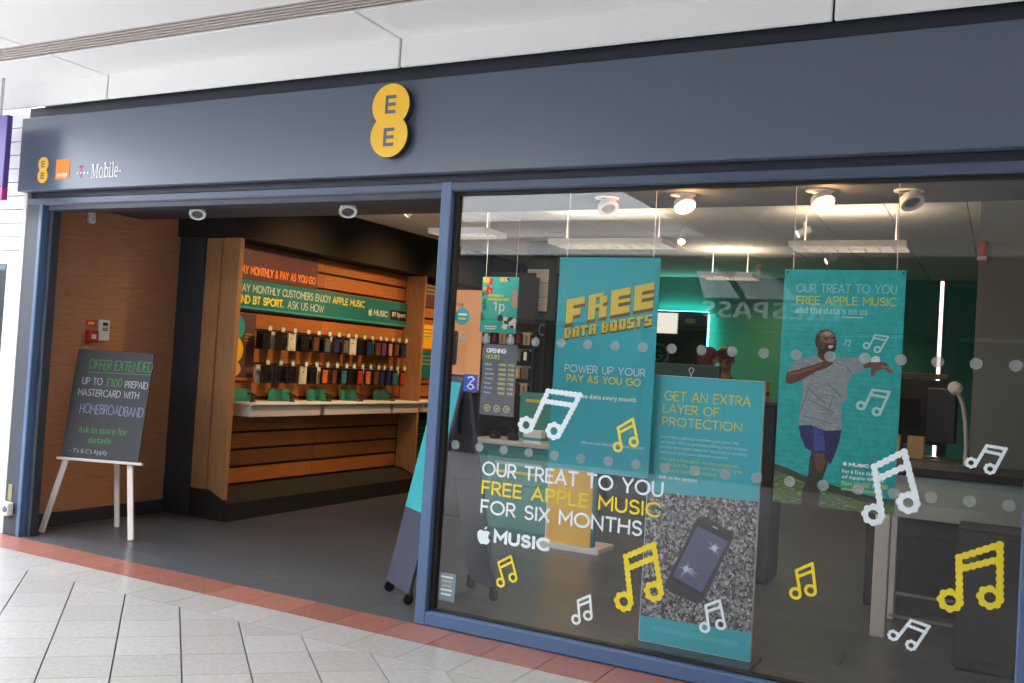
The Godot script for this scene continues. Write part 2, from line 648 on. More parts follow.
# ---------------------------------------------------------------- mall
func mall_shell() -> void:
	# white bulkhead and ceiling over the walkway, with open joints between its panels
	var c := structure("ceiling_walkway")
	var joints := [-5.54, -5.53, -2.92, -0.31, 2.24, 4.85, 9.0]
	for i in joints.size() - 1:
		var a: float = joints[i] + 0.006
		var b: float = joints[i + 1] - 0.006
		if i == 0:
			continue
		if i == joints.size() - 2:
			b = 12.0
		bar(c, "bulkhead_panel", Vector3(a, 3.415, 0.06), Vector3(b, 3.65, 0.09), M.ceiling_white, 0.006)
		bar(c, "ceiling_panel", Vector3(a, 3.59, 0.085), Vector3(b, 3.65, 0.60), M.ceiling_white, 0.006)
		bar(c, "ceiling_panel", Vector3(a, 3.59, 0.83), Vector3(b, 3.65, 3.6), M.ceiling_white, 0.006)
	bar(c, "ceiling_slab", Vector3(-5.53, 3.66, -0.1), Vector3(12, 3.9, 0.59), M.ceiling_white, 0.0)
	bar(c, "ceiling_slab", Vector3(-5.53, 3.66, 0.84), Vector3(12, 3.9, 3.6), M.ceiling_white, 0.0)
	# slot grille
	var g := thing("slot_grille", "long slotted air grille with dark gaps in the white walkway ceiling", "grille", Vector3(0, 3.6, 0.715))
	# the air duct above the slats
	var duct := mat(rgb(206, 196, 190), 0.5)
	bar(c, "duct_wall", Vector3(-5.5, 3.6, 0.593), Vector3(12, 4.1, 0.60), duct, 0.0)
	bar(c, "duct_wall", Vector3(-5.5, 3.6, 0.83), Vector3(12, 4.1, 0.837), duct, 0.0)
	bar(c, "duct_wall", Vector3(-5.5, 4.1, 0.593), Vector3(12, 4.108, 0.837), duct, 0.0)
	bar(c, "duct_wall", Vector3(-5.508, 3.6, 0.593), Vector3(-5.5, 4.108, 0.837), duct, 0.0)
	var slat_m := duct
	for i in 6:
		bar(g, "slat", Vector3(-5.49, -0.008, -0.114 + i * 0.0416), Vector3(11.9, -0.003, -0.095 + i * 0.0416), slat_m, 0.001)
	# upper storey, end walls and an added roof that darkens the right-hand end; daylight enters over the left
	struct1("wall_dark_backdrop", boxm(Vector3(0.3, 3.3, 13)), M.charcoal, Vector3(-14.15, 1.65, 5.5))  # unseen end wall, kept low and dark so the neighbouring glass mirrors less sky
	struct1("wall_hall_right", boxm(Vector3(0.3, 9, 13)), M.white, Vector3(12.15, 4.5, 5.5))
	struct1("wall_hall_upper", boxm(Vector3(17.5, 4, 0.2)), M.white, Vector3(3.25, 6.2, 0.25))
	struct1("ceiling_added_shade", boxm(Vector3(12.8, 0.3, 6.6)), M.ceiling_white, Vector3(5.6, 3.8, 6.9))  # unseen roof, added to keep daylight off the right of the fascia

func mall_floor() -> void:
	struct1("floor_mall_bed", boxm(Vector3(26.3, 0.3, 12.0)), M.grout, Vector3(-1, -0.163, 6.0))
	var f := structure("floor_mall")
	# red and cream border rows
	var x := -0.717 - 0.334 * 18
	var thin := boxm(Vector3(0.3295, 0.012, 0.3345))
	while x < 4.6:
		part(f, "red_tile", thin, M.tile_red[rng.randi() % 3], Vector3(x + 0.167, -0.006, 0.172))
		part(f, "cream_tile", thin, M.tile_cream[rng.randi() % 3], Vector3(x + 0.167, -0.006, 0.51))
		x += 0.334
	# field of diagonal tiles; the joints that run towards the right front are wide and dark
	var p := 0.467
	var half := p / 2.0
	var spots := []
	for i in range(-30, 40):
		for j in range(-30, 40):
			var d1 := -2.412 + p * (i + 0.5)   # x - z
			var d2 := -0.162 + p * (j + 0.5)   # x + z
			var c := Vector2((d1 + d2) / 2, (d2 - d1) / 2)
			if c.y < 0.68 - half or c.y > 6.6 or c.x < -8 or c.x > 5:
				continue
			spots.append([c.distance_to(Vector2(-0.8, 1.2)), c])
	spots.sort_custom(func(a, b): return a[0] < b[0])
	var clip := PackedVector2Array([Vector2(-20, 0.682), Vector2(20, 0.682), Vector2(20, 20), Vector2(-20, 20)])
	var rest := new_st()
	var s2 := sqrt(2.0)
	for k in spots.size():
		var c: Vector2 = spots[k][1]
		var e1 := Vector2(1, 1) / s2 * (p / s2 / 2 - 0.0021)   # along x + z
		var e2 := Vector2(1, -1) / s2 * (p / s2 / 2 - 0.004)   # along x - z
		var poly := PackedVector2Array([e1 + e2, e1 - e2, -e1 - e2, -e1 + e2])
		var whole := c.y - half > 0.69
		if whole and k < 290:
			if not cache.has("diamond"):
				var st := new_st()
				add_prism(st, poly, -0.012, 0.0)
				cache["diamond"] = st.commit()
			part(f, "cream_tile", cache["diamond"], M.tile_cream[rng.randi() % 3], Vector3(c.x, 0, c.y), Vector3(PI / 2, 0, 0)).scale = Vector3(1, 1, -1)
			continue
		var moved := PackedVector2Array()
		for q in poly:
			moved.append(q + c)
		for cut in Geometry2D.intersect_polygons(moved, clip):
			if k < 290:
				var st := new_st()
				for i in Geometry2D.triangulate_polygon(cut).size() / 3:
					var ix := Geometry2D.triangulate_polygon(cut)
					tri(st, Vector3(cut[ix[i * 3]].x, 0, cut[ix[i * 3]].y), Vector3(cut[ix[i * 3 + 1]].x, 0, cut[ix[i * 3 + 1]].y), Vector3(cut[ix[i * 3 + 2]].x, 0, cut[ix[i * 3 + 2]].y), Vector3.UP)
				for i in cut.size():
					var a := cut[i]
					var b := cut[(i + 1) % cut.size()]
					var m := (a + b) / 2 - c
					face(st, [Vector3(a.x, 0, a.y), Vector3(b.x, 0, b.y), Vector3(b.x, -0.012, b.y), Vector3(a.x, -0.012, a.y)], Vector3(m.x, 0, m.y).normalized())
				part(f, "cream_tile", st.commit(), M.tile_cream[rng.randi() % 3])
			else:
				var q := []
				for v in cut:
					q.append(Vector3(v.x, 0, v.y))
				face(rest, q, Vector3.UP)
	var more := part(f, "far_tiles", rest.commit(), M.tile_cream[0])
	more.set_meta("kind", "stuff")
	# the walkway past the tiles in view
	bar(f, "walkway_paving", Vector3(-14, -0.02, 6.9), Vector3(12, -0.001, 12), M.tile_cream[0], 0.0)
	bar(f, "walkway_paving", Vector3(5.2, -0.02, 0.0), Vector3(12, -0.001, 6.9), M.tile_cream[0], 0.0)
	bar(f, "walkway_paving", Vector3(-14, -0.02, 0.0), Vector3(-8.2, -0.001, 6.9), M.tile_cream[0], 0.0)

# ---------------------------------------------------------------- shop front
func logo_eight(parent: Node, r: float, dy: float, z0: float, z1: float, m_side: Material, m_face: Material) -> void:
	var pts := PackedVector2Array()
	var open := asin(clampf((dy / 2) / r, 0, 1))
	for i in 33:
		var t := -open + (PI + 2 * open) * i / 32.0
		pts.append(Vector2(cos(t) * r, dy / 2 + sin(t) * r))
	for i in 33:
		var t := PI - open + (PI + 2 * open) * i / 32.0
		pts.append(Vector2(cos(t) * r, -dy / 2 + sin(t) * r))
	part(parent, "body", prism(pts, z0, z1 - 0.006), m_side)
	part(parent, "face", prism(pts, z1 - 0.006, z1), m_face)

func letter_e(w: float, h: float, t: float, z0: float, z1: float) -> Mesh:
	var st := new_st()
	add_box(st, Vector3(-w / 2 + t / 2, 0, (z0 + z1) / 2), Vector3(t, h, z1 - z0))
	for y: float in [-h / 2 + t / 2, 0.0, h / 2 - t / 2]:
		add_box(st, Vector3(t / 2, y, (z0 + z1) / 2), Vector3(w - t, t, z1 - z0))
	return st.commit()

func shop_front() -> void:
	var f := thing("fascia", "long plain blue-grey fascia board over the shop entrance and window", "fascia")
	bar(f, "board", Vector3(-3.91, 2.745, -0.02), Vector3(4.6, 3.335, 0.06), M.fascia, 0.004)
	bar(f, "recess", Vector3(-3.90, 3.335, -0.08), Vector3(4.6, 3.43, 0.0), M.frame_dark, 0.0)
	struct1("wall_over_fascia", boxm(Vector3(8.45, 0.95, 0.12)), M.frame_dark, Vector3(0.37, 3.2, -0.16))
	# raised sign
	var s := thing("shop_sign", "raised yellow figure-of-eight sign with two grey letters on the fascia", "sign", Vector3(-0.335, 3.073, 0.0))
	logo_eight(s, 0.136, 0.19, 0.062, 0.12, M.sign_side, M.yellow)
	for y: float in [0.1, -0.105]:
		part(s, "letter", letter_e(0.076, 0.115, 0.021, 0.119, 0.122), M.sign_grey, Vector3(0.0, y, 0))
	# small printed marks
	var zf := 0.0615
	var l := thing("fascia_decal", "small yellow figure-of-eight mark printed at the fascia end", "decal", Vector3(-3.61, 2.905, zf))
	logo_eight(l, 0.058, 0.092, -0.002, 0.006, M.yellow, M.yellow)
	for y: float in [0.046, -0.046]:
		part(l, "letter", letter_e(0.04, 0.05, 0.01, 0.005, 0.007), M.sign_grey, Vector3(0, y, 0))
	l = thing("fascia_decal", "small orange square mark printed on the fascia", "decal", Vector3(-3.385, 2.905, zf))
	part(l, "square", boxm(Vector3(0.155, 0.155, 0.004), 0.0), M.ink_orange)
	type_text(l, "orange", Vector3(-0.058, -0.07, 0.003), 0.116, 0.036, M.ink_white, sans_bold)
	l = thing("fascia_decal", "white serif lettering with a pink mark printed on the fascia", "decal", Vector3(-3.225, 2.82, zf))
	type_text(l, "Mobile", Vector3(0.165, 0.0, 0.002), 0.29, 0.115, M.ink_white, serif)
	for i in 5:
		part(l, "dot", prism(disc_pts(Vector2([0.015, 0.052, 0.09, 0.128, 0.478][i], 0.045), 0.0085, 0.0085, 10), 0.0, 0.003), M.ink_white)
	var pink := mat(rgb(190, 70, 130), 0.5)
	var st := new_st()
	add_box(st, Vector3(0.05, 0.055, 0.001), Vector3(0.012, 0.09, 0.002))
	add_box(st, Vector3(0.05, 0.095, 0.001), Vector3(0.05, 0.012, 0.002))
	part(l, "mark", st.commit(), pink)
	# frame: left post, head rail, mullion, bottom rail, right post
	var fr := structure("window_1_frame")
	bar(fr, "post", Vector3(-3.86, 0, -0.10), Vector3(-3.70, 2.67, -0.005), M.frame_dark, 0.004)
	bar(fr, "post", Vector3(-3.71, 0, -0.10), Vector3(-3.665, 2.67, 0.0), M.frame, 0.006)
	bar(fr, "post", Vector3(-3.655, 0, -0.14), Vector3(-3.61, 2.67, -0.06), M.frame_dark, 0.004)
	bar(fr, "head_rail", Vector3(-3.86, 2.64, -0.12), Vector3(3.3, 2.70, 0.0), mat(rgb(74, 86, 106), 0.4), 0.01)
	bar(fr, "head_rail", Vector3(-3.86, 2.69, -0.12), Vector3(3.3, 2.75, -0.035), M.frame_dark, 0.004)  # set back; the shadow under the fascia is also put into its dark colour
	bar(fr, "door_track", Vector3(-3.62, 2.60, -0.16), Vector3(0.0, 2.645, -0.02), M.frame_dark, 0.004)
	bar(fr, "mullion", Vector3(0.0, 0, -0.10), Vector3(0.075, 2.70, 0.004), M.frame, 0.006)
	bar(fr, "gasket", Vector3(0.072, 0.06, -0.09), Vector3(0.105, 2.66, -0.04), M.gasket, 0.003)
	bar(fr, "bottom_rail", Vector3(0.0, 0, -0.10), Vector3(3.3, 0.085, 0.0), M.frame, 0.008)
	bar(fr, "gasket", Vector3(0.07, 0.08, -0.09), Vector3(3.17, 0.098, -0.045), M.gasket, 0.003)
	bar(fr, "gasket", Vector3(0.07, 2.62, -0.09), Vector3(3.17, 2.65, -0.045), M.gasket, 0.003)
	bar(fr, "post", Vector3(3.155, 0, -0.10), Vector3(3.30, 2.70, 0.002), M.frame, 0.006)
	var g := struct1("window_1", boxm(Vector3(3.08, 2.56, 0.008)), M.glass, Vector3(1.625, 1.36, -0.07))
	g.set_meta("label", "large clear shop window pane")
	struct1("wall_beside_window", boxm(Vector3(1.3, 2.73, 0.2)), M.fascia, Vector3(3.955, 1.365, -0.105))
	# door lock box and brass plate on the left post
	var k := thing("lock_box", "small white lock box low on the left door post", "lock", Vector3(-3.80, 0.21, 0.0))
	part(k, "case", boxm(Vector3(0.1, 0.105, 0.06), 0.008), M.white, Vector3(0, 0, 0.025))
	part(k, "keyhole", tube(Vector3(0.02, 0, 0.054), Vector3(0.02, 0, 0.06), 0.026), M.sign_grey)
	tag(bar(self, "strike_plate", Vector3(-3.83, 0.27, -0.006), Vector3(-3.78, 0.40, 0.0), mat(rgb(150, 138, 104), 0.4, 0.6), 0.002), "small brass-coloured plate on the left door post above the lock box", "plate")

# ---------------------------------------------------------------- shop shell
func shop_shell() -> void:
	struct1("floor_shop_bed", boxm(Vector3(7.9, 0.3, 10.2)), M.charcoal, Vector3(-0.2, -0.162, -5.0))
	var f := structure("floor_shop")
	var n := 0
	var z := 0.0
	var row := 0
	var pl := boxm(Vector3(0.897, 0.012, 0.297))
	while z > -9.7:
		var x := -4.0 - (row % 3) * 0.3
		while x < 3.5:
			if n < 300:
				var a := maxf(x, -3.95)
				var b := minf(x + 0.9, 3.6)
				if b - a > 0.05:
					if b - a > 0.89:
						part(f, "floor_plank", pl, M.plank[rng.randi() % 4], Vector3(x + 0.45, -0.006, z - 0.15))
					else:
						part(f, "floor_plank", boxm(Vector3(b - a - 0.003, 0.012, 0.297)), M.plank[rng.randi() % 4], Vector3((a + b) / 2, -0.006, z - 0.15))
					n += 1
			x += 0.9
		z -= 0.3
		row += 1
	# left lobby wall in wood, skirting, pillar
	struct1("wall_left", boxm(Vector3(0.15, 3.4, 1.75)), M.wood_wall, Vector3(-3.955, 1.7, -0.94))
	var sk := bar(self, "baseboard_left", Vector3(-3.885, 0, -1.75), Vector3(-3.865, 0.118, -0.10), M.frame_dark, 0.003)
	sk.set_meta("kind", "structure")
	bar(self, "pillar_left", Vector3(-3.95, 0, -2.1), Vector3(-3.555, 3.2, -1.74), M.frame_dark, 0.004).set_meta("kind", "structure")
	struct1("wall_left_rear", boxm(Vector3(0.15, 3.4, 8.3)), M.brown, Vector3(-3.975, 1.7, -5.85))
	struct1("wall_right", boxm(Vector3(0.15, 3.4, 9.9)), M.charcoal, Vector3(3.675, 1.7, -5.05))
	struct1("wall_back", boxm(Vector3(7.9, 3.4, 0.2)), M.teal_wall, Vector3(-0.2, 1.7, -9.6))
	# soffit over the entrance and window
	var s := structure("ceiling_soffit")
	bar(s, "soffit_panel", Vector3(-3.9, 2.72, -1.24), Vector3(-1.745, 2.78, -0.1), M.soffit, 0.002)
	bar(s, "soffit_panel", Vector3(-1.735, 2.72, -1.24), Vector3(3.6, 2.78, -0.1), M.soffit, 0.002)
	bar(s, "soffit_upstand", Vector3(-3.9, 2.76, -1.24), Vector3(3.6, 3.4, -1.2), M.soffit, 0.0)
	# cream ceiling in long tiles
	var c := structure("ceiling_shop")
	bar(c, "ceiling_deck", Vector3(-4.0, 3.13, -9.7), Vector3(3.7, 3.4, -1.2), M.brown, 0.0)
	var tile := boxm(Vector3(0.592, 0.02, 1.192), 0.002)
	for i in 13:
		for j in 7:
			var p := Vector3(-3.85 + 0.6 * (i + 0.5), 3.11, -1.24 - 1.2 * (j + 0.5))
			part(c, "ceiling_tile", tile, M.ceiling_cream, p)
	# brown bulkhead over the display wall
	struct1("wall_bulkhead", boxm(Vector3(0.75, 0.5, 8.0)), M.brown, Vector3(-3.52, 2.88, -5.7))
	# fittings on the lobby wall
	var x0 := -3.878
	var b := thing("fire_call_point", "red fire alarm call point on the wooden lobby wall", "alarm", Vector3(x0, 1.65, -0.74))
	part(b, "case", boxm(Vector3(0.05, 0.105, 0.105), 0.006), mat(rgb(190, 34, 34), 0.4), Vector3(0.025, -0.03, 0))
	part(b, "plate", boxm(Vector3(0.004, 0.04, 0.05)), M.white, Vector3(0.0515, -0.03, 0))
	b = thing("alarm_notice", "small red and yellow notice above the fire call point", "notice", Vector3(x0, 1.735, -0.74))
	part(b, "sheet", boxm(Vector3(0.004, 0.05, 0.1)), mat(rgb(200, 60, 44), 0.5), Vector3(0.002, 0, 0))
	part(b, "strip", boxm(Vector3(0.002, 0.02, 0.07)), mat(rgb(230, 190, 90), 0.5), Vector3(0.005, 0, 0))
	b = thing("alarm_keypad", "white alarm keypad beside the red fire call point", "keypad", Vector3(x0, 1.68, -0.875))
	part(b, "case", boxm(Vector3(0.03, 0.185, 0.12), 0.006), M.white, Vector3(0.015, 0, 0))
	part(b, "screen", boxm(Vector3(0.003, 0.03, 0.055)), M.charcoal, Vector3(0.031, 0.055, 0))
	for i in 3:
		for j in 2:
			part(b, "key", boxm(Vector3(0.004, 0.012, 0.014)), M.charcoal, Vector3(0.031, 0.02 - j * 0.018, -0.02 + i * 0.02))
	b = thing("motion_sensor", "small white motion sensor high on the wooden lobby wall", "sensor", Vector3(x0, 2.645, -0.645))
	part(b, "case", boxm(Vector3(0.055, 0.1, 0.07), 0.014), M.white, Vector3(0.028, 0, 0))
	part(b, "lens", boxm(Vector3(0.006, 0.035, 0.045), 0.002), mat(rgb(205, 205, 208), 0.3), Vector3(0.056, -0.015, 0))
	b = thing("door_contact", "tiny brass contact plate on the wooden lobby wall below the call point", "plate", Vector3(x0, 1.525, -0.70))
	part(b, "plate", boxm(Vector3(0.01, 0.025, 0.06), 0.002), mat(rgb(205, 180, 130), 0.4, 0.4), Vector3(0.005, 0, 0))
	# eyeball lights in the soffit
	for a: Array in [[-2.62, -0.64, 0, "first unlit white eyeball downlight over the entrance, beside the wooden wall"], [-1.19, -0.69, 0, "second unlit white eyeball downlight over the entrance, beside the mullion"], [0.774, -0.80, 0, "unlit white eyeball downlight above the boosts poster"], [1.282, -0.766, 1, "lit warm downlight between the two hanging posters"], [2.087, -0.755, 1, "lit warm downlight above the runner poster"], [2.549, -0.828, 0, "unlit white eyeball downlight above the right edge of the runner poster"]]:
		var d := thing("soffit_downlight", a[3], "downlight", Vector3(a[0], 2.72, a[1]), 0.75)
		part(d, "ring", lathe([Vector2(0.05, 0.0), Vector2(0.052, -0.008), Vector2(0.078, -0.006), Vector2(0.08, 0.0)], 28), M.white)
		part(d, "eyeball", lathe([Vector2(0.044, -0.052), Vector2(0.064, -0.056), Vector2(0.068, -0.044), Vector2(0.06, -0.012), Vector2(0.045, 0.0)], 28), M.white, Vector3(0, -0.034, 0.005), Vector3(-0.6, 0, 0))
		if a[2] == 1:
			part(d, "lamp", lathe([Vector2(0.0, -0.085), Vector2(0.03, -0.078), Vector2(0.046, -0.058), Vector2(0.046, -0.03), Vector2(0.0, -0.03)], 20), glow(Color(1.0, 0.78, 0.5), 14.0), Vector3(0, -0.034, 0.005), Vector3(-0.6, 0, 0))
			var o := OmniLight3D.new()
			o.name = "downlight_light"
			o.light_color = Color(1.0, 0.75, 0.48)
			o.light_energy = 0.35
			o.light_size = 0.03
			o.omni_range = 14.0
			o.omni_attenuation = 2.0
			o.shadow_enabled = true
			d.add_child(o)
			o.position = Vector3(0.0, -0.15, 0.06)
		else:
			part(d, "lamp", lathe([Vector2(0.0, -0.04), Vector2(0.046, -0.038), Vector2(0.0, -0.034)], 20), mat(rgb(120, 124, 130), 0.3, 0.3), Vector3(0, -0.034, 0.005), Vector3(-0.6, 0, 0))
	# louvre luminaires hung below the ceiling
	for a: Array in [[-0.17, -3.48, 1.1, "hanging louvre light above the boosts poster"], [1.87, -3.71, 0.92, "hanging louvre light above the runner poster"], [0.25, -6.3, 0.6, "short hanging louvre light close to the green back wall"], [-1.3, -2.75, 0.6, "short hanging louvre light behind the window mullion"]]:
		var d := thing("louvre_light", a[3], "ceiling light", Vector3(a[0], 2.80, a[1]))
		var w: float = a[2]
		var h := 0.42
		for i in 2:
			part(d, "tube", tube(Vector3(-w / 2 + 0.04, 0.012, -0.1 + i * 0.2), Vector3(w / 2 - 0.04, 0.012, -0.1 + i * 0.2), 0.013), glow(Color(1.0, 0.95, 0.86), 1.6))
		for i in 9:
			part(d, "louvre", boxm(Vector3(0.004, 0.045, h)), M.white, Vector3(-w / 2 + 0.002 + (w - 0.004) * i / 8.0, -0.012, 0))
		for i in 3:
			part(d, "rail", boxm(Vector3(w, 0.05, 0.006)), M.white, Vector3(0, -0.012, -h / 2 + 0.003 + (h - 0.006) * i / 2.0))
		for x: float in [-w / 2 + 0.1, w / 2 - 0.1]:
			part(d, "rod", tube(Vector3(x, 0.0, 0), Vector3(x, 0.30, 0), 0.006, 0.006, 8), M.white)
		for up in 2:
			var al := AreaLight3D.new()
			al.name = "louvre_light_source"
			al.area_size = Vector2(w * 0.9, h * 0.9)
			al.light_color = Color(1.0, 0.93, 0.82)
			al.light_energy = 0.7 if up == 0 else (0.5 if a[0] > -1.0 else 0.3)
			al.area_range = 16.0
			al.shadow_enabled = true
			d.add_child(al)
			al.position = Vector3(0, -0.045 if up == 0 else 0.04, 0)
			al.rotation.x = -PI / 2 if up == 0 else PI / 2
	# ceiling spotlights
	for a: Array in [[0.12, -4.75, 1, Vector3(0.3, -1, 1.2), "lit round spotlight beside the louvre light over the boosts poster"], [1.39, -4.33, 0, Vector3(-1, -0.5, 0.4), "white swivel spotlight in front of the louvre light over the runner poster"], [1.33, -6.45, 0, Vector3(-1, -0.5, 0.4), "white swivel spotlight behind the louvre light over the runner poster"], [-1.9, -2.7, 2, Vector3(-1.2, -1.1, 0.05), "swivel spotlight aimed at the near half of the phone display wall"], [-1.9, -4.2, 2, Vector3(-1.2, -1.1, 0.05), "swivel spotlight aimed at the far half of the phone display wall"], [-1.9, -6.0, 2, Vector3(-1.2, -1.1, 0.05), "swivel spotlight aimed at the rear display bay"], [0.3, -7.6, 2, Vector3(0.1, -1.0, -1.0), "swivel spotlight aimed at the green back wall"]]:
		var d := thing("ceiling_spotlight", a[4], "spotlight", Vector3(a[0], 3.10, a[1]))
		part(d, "stem", tube(Vector3(0, 0, 0), Vector3(0, -0.07, 0), 0.012), M.white)
		var dir: Vector3 = a[3].normalized()
		var c0 := Vector3(0, -0.09, 0)
		part(d, "head", tube(c0 - dir * 0.06, c0 + dir * 0.06, 0.035, 0.042, 16), M.white)
		part(d, "lens", tube(c0 + dir * 0.059, c0 + dir * 0.066, 0.036, 0.034, 16), glow(Color(1.0, 0.82, 0.58), 8.0) if a[2] > 0 else glow(Color(1.0, 0.95, 0.85), 2.0))
		if a[2] > 0:
			var sp := SpotLight3D.new()
			sp.name = "spotlight_source"
			sp.light_color = Color(1.0, 0.78, 0.53)
			sp.light_energy = (2.9 if a[0] < -1.0 else 3.4) if a[2] == 2 else 1.2
			sp.spot_angle = 48.0
			sp.spot_angle_attenuation = 0.9
			sp.spot_range = 16.0
			sp.light_size = 0.04
			sp.shadow_enabled = true
			d.add_child(sp)
			sp.position = c0 + dir * 0.08
			sp.basis = Basis.looking_at(dir, Vector3(0, 0, 1) if absf(dir.z) < 0.9 else Vector3.UP)

# ---------------------------------------------------------------- display wall
func display_wall() -> void:
	var u := thing("slatwall_display", "wooden slatted display wall with hooks standing on a dark plinth", "display wall")
	# plinth with a sloping front lip
	var st := new_st()
	var prof := PackedVector2Array([Vector2(-3.55, 0), Vector2(-3.09, 0), Vector2(-3.09, 0.165), Vector2(-3.30, 0.268), Vector2(-3.55, 0.268)])
	add_prism(st, prof, -5.16, -1.75)
	tag(part(self, "display_plinth", st.commit(), M.plinth), "dark plinth with a sloping lip under the wooden display wall", "plinth")
	bar(u, "back_panel", Vector3(-3.50, 0.268, -5.16), Vector3(-3.425, 2.63, -1.802), M.black, 0.0)
	var y0 := 0.27
	var ph := (2.625 - y0) / 14.0
	for i in 14:
		for a: Array in [[-3.42, -1.802], [-5.10, -3.425]]:
			bar(u, "board", Vector3(-3.43, y0 + i * ph + 0.02, a[0]), Vector3(-3.40, y0 + (i + 1) * ph - 0.004, a[1]), M.wood[rng.randi() % 3], 0.002)
	# end panels and stiles
	var ep := thing("display_end_panel", "grooved vertical wood end panel of the display wall beside the dark pillar", "panel")
	bar(ep, "board", Vector3(-3.55, 0.268, -1.80), Vector3(-3.36, 2.62, -1.752), M.wood_v, 0.003)
	bar(ep, "board", Vector3(-3.356, 0.268, -1.80), Vector3(-3.315, 2.62, -1.764), M.wood_v, 0.003)
	for z: float in [-1.80, -5.15]:
		var q := PackedVector2Array([Vector2(-3.305 if z > -2.0 else -3.398, 0.276), Vector2(-3.30, 0.274), Vector2(-3.13, 0.198), Vector2(-3.13, 2.62), Vector2(-3.305 if z > -2.0 else -3.398, 2.62)])
		tag(part(self, "display_stile", prism(q, z, z + (0.06 if z > -2.0 else 0.04)), M.wood_v), "upright wooden stile at the %s end of the phone case hooks" % ["entrance", "rear"][0 if z > -2.0 else 1], "stile")
	bar(ep, "edge_strip", Vector3(-3.362, 0.27, -1.80), Vector3(-3.350, 2.61, -1.775), M.wood_v, 0.0)
	# the rear bay
	var r := thing("rear_slatwall", "rear wooden slatted display bay with bright panels beyond the case hooks", "display wall")
	tag(part(self, "display_plinth", prism(prof, -7.3, -5.17), M.plinth), "dark plinth under the rear display bay", "plinth")
	bar(r, "back_panel", Vector3(-3.50, 0.268, -7.3), Vector3(-3.425, 2.63, -5.17), M.black, 0.0)
	for i in 14:
		bar(r, "board", Vector3(-3.43, y0 + i * ph + 0.02, -7.25), Vector3(-3.40, y0 + (i + 1) * ph - 0.004, -5.18), M.wood[rng.randi() % 3], 0.002)
	# header sign
	var h := thing("header_sign", "dark plum header sign with orange capitals on the display wall", "sign", Vector3(-3.40, 2.272, -1.815), PI / 2)
	part(h, "board", boxm(Vector3(1.455, 0.345, 0.02), 0.002), M.plum, Vector3(0.73, 0.176, 0.012))
	for i in 14:
		part(h, "star_print", prism(disc_pts(Vector2(rng.randf_range(0.3, 1.4), rng.randf_range(0.15, 0.34)), 0.005, 0.005, 6), 0.022, 0.0235), mat(rgb(170, 130, 132), 0.6))
	words(h, "lettering", M.ink_orange, Vector3(0.21, 0.05, 0.0235), ["PAY MONTHLY & PAY AS YOU GO", 1.22, 0.085, 0.0075])
	# teal banner
	var b := thing("banner_sign", "long green-teal banner with white and yellow capitals above the phone cases", "sign", Vector3(-3.385, 1.985, -1.80), PI / 2)
	part(b, "board", boxm(Vector3(3.29, 0.285, 0.02), 0.002), M.teal_dark, Vector3(1.66, 0.145, 0.012))
	part(b, "edge_strip", boxm(Vector3(3.29, 0.02, 0.024), 0.002), M.teal, Vector3(1.66, 0.012, 0.012))
	var pale := mat(rgb(190, 214, 196), 0.6)
	words(b, "lettering", pale, Vector3(0.22, 0.165, 0.0235), ["PAY MONTHLY CUSTOMERS ENJOY", 1.5, 0.08, 0.006])
	words(b, "lettering", M.ink_yellow, Vector3(1.75, 0.165, 0.0235), ["APPLE MUSIC", 0.62, 0.08, 0.007])
	words(b, "lettering", M.ink_yellow, Vector3(0.2, 0.05, 0.0235), ["AND BT SPORT.", 0.72, 0.085, 0.009])
	words(b, "lettering", pale, Vector3(0.98, 0.05, 0.0235), ["ASK US HOW", 0.62, 0.085, 0.0055])
	apple_mark(b, Vector3(2.50, 0.08, 0.0235), 0.1, pale)
	words(b, "lettering", pale, Vector3(2.57, 0.09, 0.0235), ["MUSIC", 0.30, 0.075, 0.009])
	part(b, "badge", boxm(Vector3(0.36, 0.12, 0.003), 0.001), M.black, Vector3(3.12, 0.13, 0.0235))
	type_text(b, "BT Sport", Vector3(2.97, 0.095, 0.026), 0.3, 0.07, M.ink_white, sans_bold)
	# graphic with a teal and a yellow disc
	var g := thing("disc_graphic", "brown panel with teal and yellow discs at the near end of the cases", "sign", Vector3(-3.40, 1.30, -1.82), PI / 2)
	part(g, "board", boxm(Vector3(0.52, 0.62, 0.014), 0.002), mat(rgb(92, 66, 62), 0.6), Vector3(0.26, 0.33, 0.008))
	part(g, "teal_disc", prism(disc_pts(Vector2(0.2, 0.5), 0.155, 0.135), 0.015, 0.017), M.teal)
	part(g, "yellow_disc", prism(disc_pts(Vector2(0.18, 0.28), 0.17, 0.145), 0.017, 0.019), M.yellow)
	part(g, "peach_disc", prism(disc_pts(Vector2(0.17, 0.1), 0.16, 0.09), 0.019, 0.021), mat(rgb(226, 176, 110), 0.6))
	part(g, "ledge", boxm(Vector3(0.54, 0.03, 0.03), 0.003), M.wood[0], Vector3(0.27, 0.0, 0.015))
	for k in 3:
		part(g, "print_line", boxm(Vector3(0.13 - 0.02 * k, 0.012, 0.001)), mat(rgb(170, 140, 70), 0.6), Vector3(0.435 - 0.01 * k, 0.44 - 0.03 * k, 0.0155))
	# hooks with price tags; each carries two packs
	var zs := [-2.32, -2.52, -2.71, -2.93, -3.11, -3.3, -3.47, -3.65, -3.79, -3.96, -4.12, -4.29, -4.41, -4.55, -4.69, -4.85]
	var tagm := mat(rgb(206, 214, 200), 0.6)
	var tag_green := mat(rgb(66, 150, 112), 0.6)
	var kinds := {"black": rgb(22, 22, 24), "white": rgb(214, 206, 196), "dark blue": rgb(36, 54, 110), "purple": rgb(120, 60, 130), "orange": rgb(214, 110, 50), "red": rgb(196, 48, 34), "pink": rgb(214, 140, 130), "teal": rgb(40, 120, 130), "grey": rgb(96, 98, 108), "brown": rgb(110, 66, 46)}
